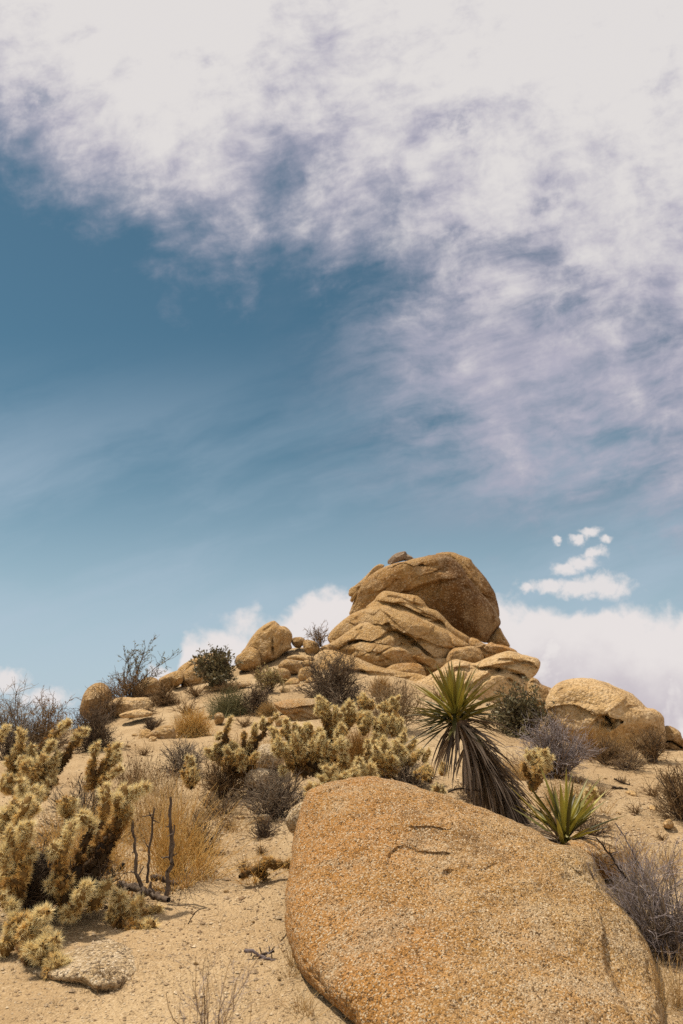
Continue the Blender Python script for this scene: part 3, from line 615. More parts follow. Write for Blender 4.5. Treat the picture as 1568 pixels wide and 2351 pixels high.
    rock("ridge_slab", C1, [(830, 240), (842, 200), (880, 170), (920, 165), (950, 200), (960, 250), (920, 290), (860, 300), (835, 280)], 18.8, .45, G_TAN, label="tan slab sloping below the long ridge boulder", amp=.05, freq=2)
    rock("knobbly_rock", C1, [(775, 225), (790, 203), (820, 195), (843, 210), (840, 240), (825, 262), (795, 262)], 18.3, .3, G_TAN, label="small rounded knob of rock left of the long ridge boulder", amp=.04, freq=2)
    rock("sand_slab", C1, [(545, 398), (590, 380), (650, 372), (700, 384), (690, 402), (620, 412), (565, 412)], 14.6, .25, G_PALE, label="thin pale slab flush with the sand, uphill of the split rock", amp=.03, freq=3, lean=(0, 8))
    rock("sand_slab", C1, [(640, 470), (655, 462), (670, 470), (690, 480), (668, 500), (640, 498)], 12.2, .12, G_PALE, label="small pale block touching the split rock's upper end", amp=.03, freq=4)
    rock("sand_slab", C1, [(930, 270), (990, 255), (1070, 250), (1140, 240), (1150, 262), (1060, 282), (960, 290)], 17.0, .3, G_PALE, label="long pale slab half buried in sand beneath the dark green ridge bush", amp=.04, freq=2, lean=(0, 8))
    rock("split_rock", C5, [(1128, 985), (1134, 900), (1155, 845), (1200, 820), (1240, 838), (1232, 870), (1215, 900), (1222, 960), (1180, 1000), (1145, 1015)], 11.8, .25, G_TAN, label="left half of a split rock on the sand, beside a dark gap", amp=.03, freq=3)
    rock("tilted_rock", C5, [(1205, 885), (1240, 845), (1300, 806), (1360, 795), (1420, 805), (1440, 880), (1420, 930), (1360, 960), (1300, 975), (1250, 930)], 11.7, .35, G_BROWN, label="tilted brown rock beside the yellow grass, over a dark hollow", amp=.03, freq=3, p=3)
    rock("slope_rock", C6, [(300, 830), (330, 800), (370, 810), (385, 850), (360, 900), (310, 900)], 13.2, .15, G_BROWN, label="small dark rock between yellow grass and the green broom bush", amp=.02, freq=4)
rocks_front(); rocks_tower(); rocks_right(); rocks_left()

# ------------------------------------------------------------------ plants
def rgen(s): return np.random.default_rng(s)
def grow(rng, S, D, L, R, K=6, wig=.12, up=0.0, taper=.45):
    m = len(S); P = np.zeros((m, K, 3)); P[:, 0] = S; d = nrm(D)
    for k in range(1, K):
        d = nrm(d + rng.normal(0, wig, (m, 3)) + np.array([0, 0, up])); P[:, k] = P[:, k - 1] + d * (L[:, None] / (K - 1))
    return P, R[:, None] * np.linspace(1, taper, K)[None]
def fork(rng, P, R, n, spread, t0=.25, t1=1.0):
    m, K, _ = P.shape; i = rng.integers(0, m, n); t = rng.uniform(t0, t1, n) * (K - 1.001); k = t.astype(int); f = (t - k)[:, None]
    a, b = P[i, k], P[i, k + 1]; d = nrm(nrm(b - a) + rng.normal(0, spread, (n, 3)))
    r = R[i, k] * (1 - f[:, 0]) + R[i, k + 1] * f[:, 0]
    return a + (b - a) * f, d, r
def twig_tint(rng, P, sides): return np.repeat(rng.uniform(0, 1, len(P)), P.shape[1] * sides)
def leaves(rng, C, size, aspect=.4, upbias=.5, D=None):
    n = len(C); d = nrm(rng.normal(0, 1, (n, 3)) + np.array([0, 0, upbias]) + (0 if D is None else D * 1.2)); s = nrm(np.cross(d, rng.normal(0, 1, (n, 3))))
    L = size * rng.uniform(.6, 1.3, (n, 1)); nn = np.cross(d, s)
    v = np.stack([C, C + d * L * .5 + s * L * aspect * .5 + nn * L * .06, C + d * L, C + d * L * .5 - s * L * aspect * .5 + nn * L * .06], 1).reshape(-1, 3)
    return v, np.arange(n * 4).reshape(n, 4), np.repeat(rng.uniform(0, 1, n), 4)

M_BARK = mat_bark("dark_bark", (.075, .050, .035), (.17, .125, .09))
M_TWIG_DARK = mat_veg("twig_dark", (.048, .032, .020), (.19, .128, .078), 0, .85)
M_TWIG_GREY = mat_veg("twig_grey", (.11, .08, .056), (.37, .285, .20), 0, .85)
M_TWIG_LILAC = mat_veg("twig_lilac", (.17, .135, .13), (.42, .355, .34), 0, .85)
M_TWIG_TAN = mat_veg("twig_tan", (.20, .125, .065), (.44, .31, .17), .15, .85)
M_TWIG_BROWN = mat_veg("twig_brown", (.115, .066, .028), (.33, .205, .097), .10, .85)
M_GRASS_GOLD = mat_veg("grass_gold", (.68, .41, .12), (.90, .65, .27), .45, .75)
M_GRASS_STRAW = mat_veg("grass_straw", (.46, .29, .11), (.78, .56, .27), .45, .75)
M_GRASS_ORANGE = mat_veg("grass_orange", (.36, .185, .05), (.62, .37, .12), .30, .75)
M_BROOM = mat_veg("broom_green", (.115, .105, .042), (.30, .265, .125), .15, .75)
M_LEAF_DARK = mat_veg("leaf_dark_green", (.072, .062, .026), (.24, .195, .095), .15, .55, spec=.3)
M_LEAF_OLIVE = mat_veg("leaf_olive", (.10, .095, .040), (.26, .235, .11), .25, .6)
M_LEAF_DRY = mat_veg("leaf_dry", (.25, .18, .07), (.48, .39, .18), .3, .7)
M_SEED = mat_veg("seed_head", (.13, .065, .03), (.30, .17, .08), .1, .8)

BASES = []
def base_of(px, py, depth=None):
    if depth is None: return hit(px, py)
    q = at(px, py, depth); return q
def ell(rng, n, w, h, dpt=.8, low=.0, shell=.45):
    """targets in the upper half of an ellipsoid w wide and h high."""
    u = rng.normal(0, 1, (n, 3)); u[:, 2] = np.abs(u[:, 2]) + low; u = nrm(u); r = rng.uniform(shell, 1, n) ** .7
    return u * r[:, None] * np.array([w / 2, w / 2 * dpt, h])

def shrub(name, label, xy, w, h, seed, cat='shrub', group=None, depth=None, stem_mat=None, twig_mat=None, n=(26, 200, 420), r0=.006, wig=.16, spread=.5, leaf=None,
          low=.05, shell=.6, up=.02, dpt=.8, minr=.0016, lens=(.42, .26), foliage_name='foliage', lean=(0, 0)):
    rng = rgen(seed); b = base_of(*xy, depth); s = b[1] / FV; W, H = w * s, h * s; BASES.append((b, W))
    minr = max(minr, b[1] * .00030)
    T = ell(rng, n[0], W, H, dpt, low, shell) + np.array([lean[0] * H, lean[1] * H, 0]); n = (int(n[0] * 1.25), int(n[1] * 1.5), int(n[2] * 1.6)); T = ell(rng, n[0], W, H, dpt, low, shell) + np.array([lean[0] * H, lean[1] * H, 0])
    S = np.c_[rng.normal(0, W * .05, (n[0], 2)), np.full(n[0], -.03)]
    L = np.linalg.norm(T - S, axis=1)
    P0, R0 = grow(rng, S, T - S, L * 1.04, np.full(n[0], r0) * rng.uniform(.6, 1.2, n[0]), 8, wig, up)
    a, d, r = fork(rng, P0, R0, n[1], spread, .25, 1)
    P1, R1 = grow(rng, a, d, np.mean(L) * lens[0] * rng.uniform(.4, 1.2, n[1]), np.maximum(r * .65, minr), 6, wig * 1.3, up)
    a, d, r = fork(rng, P1, R1, n[2], spread * 1.1, .2, 1)
    P2, R2_ = grow(rng, a, d, np.mean(L) * lens[1] * rng.uniform(.4, 1.2, n[2]), np.maximum(r * .6, minr * .85), 4, wig * 1.4, up)
    for P in (P0, P1, P2):
        lim = P[..., 2] < -.03; P[..., 2][lim] = -.03
    stem_mat = stem_mat or M_BARK; twig_mat = twig_mat or M_TWIG_DARK
    e = empty(name, tuple(b), label, cat, group)
    v, f = tubes(P0, R0, 4); mk("stems", v + b, f, stem_mat, e, b, twig_tint(rng, P0, 4))
    v1, f1 = tubes(P1, R1, 3); v2, f2 = tubes(P2, R2_, 3)
    mk("twigs", np.concatenate([v1, v2]) + b, np.concatenate([f1, f2 + len(v1)]), twig_mat, e, b, np.concatenate([twig_tint(rng, P1, 3), twig_tint(rng, P2, 3)]))
    if leaf:
        nl, size, asp, lm = leaf
        A, D, _ = fork(rng, P2, R2_, int(nl * .7), .3, .1, 1); A1, D1, _ = fork(rng, P1, R1, nl - int(nl * .7), .3, .4, 1)
        v, f, tt = leaves(rng, np.concatenate([A, A1]), size, asp, .3, np.concatenate([D, D1])); mk(foliage_name, v + b, f, lm, e, b, tt)
    return e

def grass(name, label, xy, w, h, n, seed, mat, r=.0016, cat='grass', group=None, depth=None, wig=.10, droop=-.03, low=.35, spread=.3, dpt=.8, seeds=0, seed_mat=None, twigs=0, shell=.5, K=6, lean=(0, 0)):
    rng = rgen(seed); b = base_of(*xy, depth); s = b[1] / FV; W, H = w * s, h * s; r = max(r, b[1] * .00022)
    T = ell(rng, n, W, H, dpt, low, shell) + np.array([lean[0] * H, lean[1] * H, 0]); S = np.c_[rng.normal(0, W * .5 * spread, (n, 2)), np.full(n, -.02)]
    if spread >= .5:                                                    # an open stand rather than one tussock
        c_ = rng.normal(0, W * .30, (max(4, n // 26), 2)); S[:, :2] = c_[rng.integers(0, len(c_), n)] + rng.normal(0, W * .035, (n, 2))
        T = np.c_[S[:, :2] * 1.05 + rng.normal(0, H * .22, (n, 2)), H * rng.beta(2.2, 1.6, n) * np.clip(1.25 - np.hypot(S[:, 0], S[:, 1]) / (W * .62), .35, 1)]
    S[:, 2] = ground_z(b[0] + S[:, 0], b[1] + S[:, 1]) - b[2] - .02
    S[:, 2] = np.clip(S[:, 2], -.25, .25)
    L = np.linalg.norm(T - S, axis=1)
    P, R = grow(rng, S, T - S, L, np.full(n, r) * rng.uniform(.7, 1.3, n), K, wig, droop, .35)
    v, f = tubes(P, R, 3); tt = twig_tint(rng, P, 3)
    if not (seeds or twigs): return tag(mk(name, v + b, f, mat, None, tuple(b), tt), label, cat, group)
    e = empty(name, tuple(b), label, cat, group); mk("blades", v + b, f, mat, e, b, tt)['kind'] = 'stuff'
    if twigs:
        a, d, rr = fork(rng, P, R, twigs, .55, .3, 1); P2, R2_ = grow(rng, a, d, np.mean(L) * rng.uniform(.08, .3, twigs), np.full(twigs, r * .8), 4, .2, 0)
        v, f = tubes(P2, R2_, 3); mk("side_stalks", v + b, f, mat, e, b, twig_tint(rng, P2, 3))['kind'] = 'stuff'
    if seeds:
        i = rng.integers(0, n, seeds); v, f, tt = leaves(rng, np.repeat(P[i, -1], 5, 0), r * 7, .9, 0); mk("seed_heads", v + b, f, seed_mat or M_SEED, e, b, tt)['kind'] = 'stuff'
    return e

# ------------------------------------------------------------------ cactus with golden spines
M_CORE = mat_veg("cactus_stem", (.026, .016, .009), (.22, .125, .038), 0, .8)
M_CORE_DEAD = mat_veg("cactus_dead_stem", (.030, .024, .019), (.07, .055, .042), 0, .9)
def mat_spine():
    m, t, o = new_mat("spine")
    a = t.node('ShaderNodeAttribute', attribute_name='tint').outputs['Fac']
    c = t.node('ShaderNodeValToRGB'); e = c.color_ramp.elements
    e[0].position = 0; e[0].color = (.050, .030, .016, 1); e[1].position = 1; e[1].color = (.96, .80, .43, 1)
    for q, k in ((.25, (.14, .068, .020, 1)), (.5, (.50, .245, .058, 1)), (.75, (.90, .58, .18, 1))): x = e.new(q); x.color = k
    t.put(c.inputs[0], a)
    b = bsdf(t, c.outputs[0], .55, spec=.3); tr = t.node('ShaderNodeBsdfTranslucent'); t.put(tr.inputs[0], c.outputs[0])
    mx = t.node('ShaderNodeMixShader'); mx.inputs[0].default_value = .20
    t.l.new(b, mx.inputs[1]); t.l.new(tr.outputs[0], mx.inputs[2]); t.l.new(mx.outputs[0], o.inputs[0]); return m
M_SPINE = mat_spine()

def joints_mesh(rng, J, sp_len, n_areole, n_sp, width, bare=0.0):
    """J: list of (a, b, radius, age). -> core (verts, quads, tint), spines (verts, tris, tint)."""
    A = np.array([j[0] for j in J]); B = np.array([j[1] for j in J]); r = np.array([j[2] for j in J]); age_shade = np.array([j[3] for j in J])
    m = len(J); K = 7; tt = np.linspace(0, 1, K); prof = np.array([.55, .85, 1, 1.02, .98, .8, .25])
    P = A[:, None] + (B - A)[:, None] * tt[None, :, None]
    v, q = tubes(P, r[:, None] * prof[None] * .86, 8)
    v = v + nrm(rng.normal(size=v.shape)) * np.repeat(r * .10, K * 8)[:, None]
    core = (v, q, np.repeat(np.clip(1 - age_shade * .9 + rng.normal(0, .1, m), 0, 1), K * 8))
    ax = nrm(B - A); ref = np.where(np.abs(ax[:, 2:3]) < .9, np.array([0, 0, 1.]), np.array([1., 0, 0])); n1 = nrm(np.cross(ax, ref)); n2 = np.cross(ax, n1)
    L = np.linalg.norm(B - A, axis=1)
    na = np.maximum(6, (n_areole * L / .09)).astype(int); ji = np.repeat(np.arange(m), na); n = len(ji)
    t = rng.uniform(0, 1, n); ph = rng.uniform(0, 2 * np.pi, n)
    per = np.cos(ph)[:, None] * n1[ji] + np.sin(ph)[:, None] * n2[ji]
    el = np.where(t > .82, (t - .82) / .18 * 1.35, .25) + rng.normal(0, .15, n)
    nd = per * np.cos(el)[:, None] + ax[ji] * np.sin(el)[:, None]
    pr = np.interp(t, tt, prof) * .86
    base = A[ji] + (B - A)[ji] * t[:, None] + per * (pr * r[ji])[:, None]
    si = np.repeat(np.arange(n), n_sp); M = len(si)
    d = nrm(nd[si] + rng.normal(0, .52, (M, 3)) + np.array([0, 0, .06])); d = nrm(d + nd[si] * .15)
    ln = sp_len * rng.uniform(.5, 1.25, M) * (1.22 - .55 * age_shade[ji][si])
    sd = nrm(np.cross(d, rng.normal(size=(M, 3)))) * width * .5
    b0 = base[si]; vs = np.stack([b0 + sd, b0 - sd, b0 + d * ln[:, None]], 1).reshape(-1, 3)
    tip = 1.10 - age_shade[ji] * .98 + rng.normal(0, .10, n); tc = tip[si] + rng.normal(0, .09, M)
    tc = np.stack([tc - .16, tc - .16, tc + .12], 1).ravel()
    keep = slice(None)
    return core, (vs, np.arange(M * 3).reshape(M, 3), np.clip(tc, 0, 1))

def cholla(name, label, root, depth, paths, seed, T=V, jr=.028, sp=.031, dens=(26, 15), width=.0023, group=None, dz=.18, old=1.0, side=.65, dead_core=False, root_on_ground=True, step=.085, cat='cactus', tipf=.0, fill=.6, fsc=1.0):
    rng = rgen(seed); b = at(*T(root), depth)
    e = empty(name, tuple(b), label, cat, group)
    width = max(width, depth * .00024)
    nb = 0
    ctr = T(root); extra = []
    for i in range(int(len(paths) * fill)):                            # older inner arms that thicken the plant
        a = paths[rng.integers(len(paths))]; q = a[rng.integers(len(a))]; o_ = q[2] if len(q) > 2 else 0
        k_ = rng.uniform(.35, .9); R_ = root; j = rng.normal(0, 28 * fsc, 2)
        p1_ = (R_[0] + (q[0] - R_[0]) * k_ * .5 + j[0], R_[1] + (q[1] - R_[1]) * k_ * .5, o_ * .5 + rng.uniform(-.02, .12)); p2_ = (R_[0] + (q[0] - R_[0]) * k_ + j[0] * 1.5, R_[1] + (q[1] - R_[1]) * k_ + j[1], o_ + rng.uniform(-.02, .15))
        extra.append([(R_[0] + j[0] * .5, R_[1], 0), p1_, p2_])
    inner = set(range(len(paths), len(paths) + len(extra)))
    for ip, path in enumerate(list(paths) + extra):
        pts = [np.array(T(q[:2])) for q in path]; off = rng.normal(0, dz)
        if len(pts) == 1: pts = [np.array(T(root))] + pts
        n = len(pts); W = []
        for i, q in enumerate(pts):
            o = path[i][2] if len(path[min(i, len(path) - 1)]) > 2 else off * (i / max(1, n - 1))
            W.append(at(q[0], q[1], depth + o))
        W = np.array(W)
        if n == 2:                                                     # from the root: leave outward, finish upward
            a, c = W; mid = a + (c - a) * .5 + np.array([0, 0, -.10]) * np.linalg.norm(c - a) + rng.normal(0, .03, 3); W = np.array([a, mid, c])
        seg = np.linalg.norm(np.diff(W, axis=0), axis=1); cum = np.r_[0, np.cumsum(seg)]; tot = cum[-1]
        k = max(1, int(round(tot / step))); tt = np.linspace(0, tot, k + 1)
        Q = np.stack([np.interp(tt, cum, W[:, i]) for i in range(3)], 1)
        Q[1:-1] += rng.normal(0, .010, Q[1:-1].shape)
        J = []
        for i in range(k):
            dist = (k - 1 - i) * step; age_shade = np.clip((dist - .01) / .20, 0, 1) * old + tipf + (.42 if ip in inner else 0)  # real ageing, steepened so shade below the tips sits in the colour
            rr = jr * rng.uniform(.85, 1.15); a, c = Q[i], Q[i + 1]; J.append((a, c + (c - a) * .08, rr, min(1, age_shade)))
            for _ in range(rng.poisson(side * (1.0 if dist < .30 else .6))):
                ax = nrm(c - a); pd = rng.normal(size=3); pd = nrm(pd - ax * (pd @ ax)); dd = nrm(pd * .9 + ax * .5 + np.array([0, 0, .45]))
                o_ = a + (c - a) * rng.uniform(.3, .95); ll = rng.uniform(.045, .085); ag = min(1, max(0, age_shade * .95 - .08 + rng.normal(0, .10)))
                J.append((o_, o_ + dd * ll, jr * rng.uniform(.75, 1.0), ag))
        core, spn = joints_mesh(rng, J, sp, dens[0], dens[1], width)
        br = mk("branch", core[0], core[1], M_CORE_DEAD if dead_core else M_CORE, e, b, core[2])
        so_ = mk("spines", spn[0], spn[1], M_SPINE, br, b, spn[2], smooth=False)
        nb += 1
    return e

# ------------------------------------------------------------------ yucca
def mat_leaf(name, ca, cb, cc, trans=.12):
    m, t, o = new_mat(name)
    a = t.node('ShaderNodeAttribute', attribute_name='tint').outputs['Fac']; u = t.node('ShaderNodeAttribute', attribute_name='along').outputs['Fac']
    c = t.mix(a, ca, cb); c = t.mix(t.ss(u, .50, 1.0, 0, .75), c, cc)
    p = t.node('ShaderNodeTexCoord').outputs['Object']; n = t.noise(p, 60, 4, .6); c = t.mix(t.ss(n, .55, .75, 0, .4), c, cc)
    b = bsdf(t, c, .5, spec=.35)
    tr = t.node('ShaderNodeBsdfTranslucent'); t.put(tr.inputs[0], c); mx = t.node('ShaderNodeMixShader'); mx.inputs[0].default_value = trans
    t.l.new(b, mx.inputs[1]); t.l.new(tr.outputs[0], mx.inputs[2]); t.l.new(mx.outputs[0], o.inputs[0]); return m
M_YUCCA = mat_leaf("yucca_leaf", (.052, .050, .014), (.39, .33, .050), (.16, .115, .045))
M_YUCCA_DEAD = mat_leaf("yucca_dead_leaf", (.085, .059, .039), (.43, .325, .23), (.22, .155, .10), .08)
M_FIBRE = mat_veg("yucca_fibre", (.45, .38, .27), (.70, .62, .48), .2, .7)
def swords(rng, B, D, L, Wd, droop, fold=.35, K=8, twist=.15, base_w=.75):
    """Sword leaves with a folded keel -> verts, quads, tint, along."""
    m = len(B); u = np.linspace(0, 1, K); P = np.zeros((m, K, 3)); P[:, 0] = B; d = nrm(D)
    for k in range(1, K):
        P[:, k] = P[:, k - 1] + d * (L / (K - 1))[:, None]; d = nrm(d + np.array([0, 0, -1.0]) * (droop / (K - 1))[:, None] + rng.normal(0, .012, (m, 3)))
    tg = nrm(np.gradient(P, axis=1)); ref = np.array([0, 0, 1.]) + rng.normal(0, twist, (m, 1, 3)); sd = nrm(np.cross(tg, ref)); nn = np.cross(sd, tg)
    wp = np.interp(u, [0, .12, .45, .8, 1], [base_w, .62, 1.0, .55, .03]); w = Wd[:, None] * wp[None] * .5
    l = P + sd * w[..., None] + nn * (w * fold)[..., None]; r = P - sd * w[..., None] + nn * (w * fold)[..., None]; c = P - nn * (w * fold * .6)[..., None]
    v = np.stack([l, c, r], 2); idx = np.arange(m * K * 3).reshape(m, K, 3)
    q = np.concatenate([np.stack([idx[:, :-1, i], idx[:, 1:, i], idx[:, 1:, i + 1], idx[:, :-1, i + 1]], -1).reshape(-1, 4) for i in (0, 1)])
    return v.reshape(-1, 3), q, np.repeat(rng.uniform(0, 1, m), K * 3), np.tile(np.repeat(u, 3), m)

def yuccas():
    rng = rgen(41); D = 6.1
    top = at(1046, 1650, D - .25); base = at(1196, 1885, D + .1); base[2] = ground_z(base[0], base[1])[0] - .03
    e = empty("yucca", tuple(base), "tall yucca leaning over the boulder with a green crown and brown dead leaf skirt", "yucca")
    k = 9; tt = np.linspace(0, 1, k); P = base + (top - base) * tt[:, None]; P[:, 2] += .04 * np.sin(tt * np.pi)
    v, f = tubes(P[None], np.linspace(.075, .055, k)[None], 10); mk("trunk", v, f, M_BARK, e, base)
    ax = nrm(top - base)
    def around(n, el0, el1, axis, bias=None):
        ph = rng.uniform(0, 2 * np.pi, n); el = rng.uniform(el0, el1, n); n1 = nrm(np.cross(axis, [0.2, 1, .1])); n2 = np.cross(axis, n1)
        return (np.cos(ph) * np.cos(el))[:, None] * n1 + (np.sin(ph) * np.cos(el))[:, None] * n2 + np.sin(el)[:, None] * axis
    cax = nrm(np.array([-.10, -.30, 1.0]))
    d = around(130, -.5, 1.45, cax); n = len(d)
    v, f, a, u = swords(rng, top + d * .03 + cax * rng.uniform(-.05, .05, (n, 1)), d, rng.uniform(.30, .43, n), rng.uniform(.023, .033, n), rng.uniform(0, .34, n))
    # young central leaves are the yellow green ones
    up = np.repeat(d @ cax, 24); mk("crown_leaves", v, f, M_YUCCA, e, base, np.clip(.02 + 1.0 * np.clip(up, 0, 1) * (.25 + 1.0 * a), 0, 1), attrs={'along': u})
    n = 430; s = rng.beta(1.0, 1.4, n); B = top + (base - top) * (s * .92)[:, None]
    rd = around(n, -.1, .5, -ax); rd = nrm(rd + np.array([0, -.10, 0])); d = nrm(rd * rng.uniform(.35, 1.15, (n, 1)) + np.array([.30, 0, -.45]) * rng.uniform(.5, 1.0, (n, 1)) + -ax * .35)
    hi = s < .12; d[hi] = nrm(rd[hi] + np.array([0, 0, -.28]))
    L = rng.uniform(.28, .48, n); L = np.where(s > .7, L * .7, L)
    v, f, a, u = swords(rng, B, d, L, rng.uniform(.012, .024, n), rng.uniform(.5, 1.5, n), .5)
    gz = ground_z(v[:, 0], v[:, 1]) + .005; v[:, 2] = np.maximum(v[:, 2], gz)
    mk("dead_leaf_skirt", v, f, M_YUCCA_DEAD, e, base, a ** 1.6, attrs={'along': u})
    n = 26; B = top + rng.normal(0, .05, (n, 3)); dd = nrm(rng.normal(0, 1, (n, 3)) + np.array([0, -.6, 0])); Pc, Rc = grow(rng, B, dd, rng.uniform(.05, .12, n), np.full(n, .0016), 7, .45, -.1)
    v, f = tubes(Pc, Rc, 3); mk("curled_fibre", v, f, M_FIBRE, e, base, twig_tint(rng, Pc, 3))
    # the small one
    rng = rgen(44); D = 5.15; b = at(1296, 1930, D)
    e = empty("yucca", tuple(b), "small stemless yucca with yellow green blades behind the huge boulder's right shoulder", "yucca")
    tips = [(970, 850), (1000, 880), (1060, 930), (1105, 1000), (1145, 876), (1190, 880), (1165, 900), (1305, 930), (1400, 945), (1425, 1020), (1440, 1062), (1560, 1150), (1345, 1165), (870, 935), (800, 950), (770, 1075), (900, 1100), (1240, 1010),
            (1350, 1010), (1480, 1180), (1090, 960), (1280, 1080), (930, 1040), (820, 1010), (990, 1130), (1400, 1110)]
    B, Dd, L = [], [], []
    for i, q in enumerate(tips):
        t = at(*C7(q), D + rng.normal(0, .14) - (.1 if i % 3 == 0 else 0)); B.append(b + rng.normal(0, .015, 3)); Dd.append(t - b); L.append(np.linalg.norm(t - b) * 1.03)
    for i in range(24):
        ph = rng.uniform(0, 6.28); el = rng.uniform(.25, 1.25); B.append(b + rng.normal(0, .02, 3)); l_ = rng.uniform(.26, .40)
        Dd.append(np.array([math.cos(ph) * math.cos(el), math.sin(ph) * math.cos(el) * .8, math.sin(el)]) * l_); L.append(l_)
    L = np.array(L); m = len(L)
    v, f, a, u = swords(rng, np.array(B), np.array(Dd) + np.array([0, 0, .055]) * L[:, None], L, rng.uniform(.026, .038, m), rng.uniform(.08, .25, m), .4, base_w=.9)
    mk("crown_leaves", v, f, M_YUCCA, e, b, np.clip(a * 1.15 - .05, 0, 1), attrs={'along': u * .8})
    n = 46; d = nrm(np.c_[rng.normal(0, 1, n), rng.normal(0, .7, n) , rng.uniform(-.1, .5, n)]); d[:14, 0] = -np.abs(d[:14, 0])
    v, f, a, u = swords(rng, b + d * .02 - np.array([0, 0, .02]), d, rng.uniform(.16, .34, n), rng.uniform(.012, .02, n), rng.uniform(.3, 1.0, n), .5)
    mk("dead_leaves", v, f, M_YUCCA_DEAD, e, b, a, attrs={'along': u})
    n = 60; Pi = rng.integers(0, m, n); tpar = rng.uniform(.15, .7, n)[:, None]; B_ = np.array(B)[Pi] + np.array(Dd)[Pi] * tpar; Pc, Rc = grow(rng, B_, rng.normal(0, 1, (n, 3)), rng.uniform(.03, .08, n), np.full(n, .0008), 6, .5, -.15)
    v, f = tubes(Pc, Rc, 3); mk("curled_fibre", v, f, M_FIBRE, e, b, twig_tint(rng, Pc, 3))

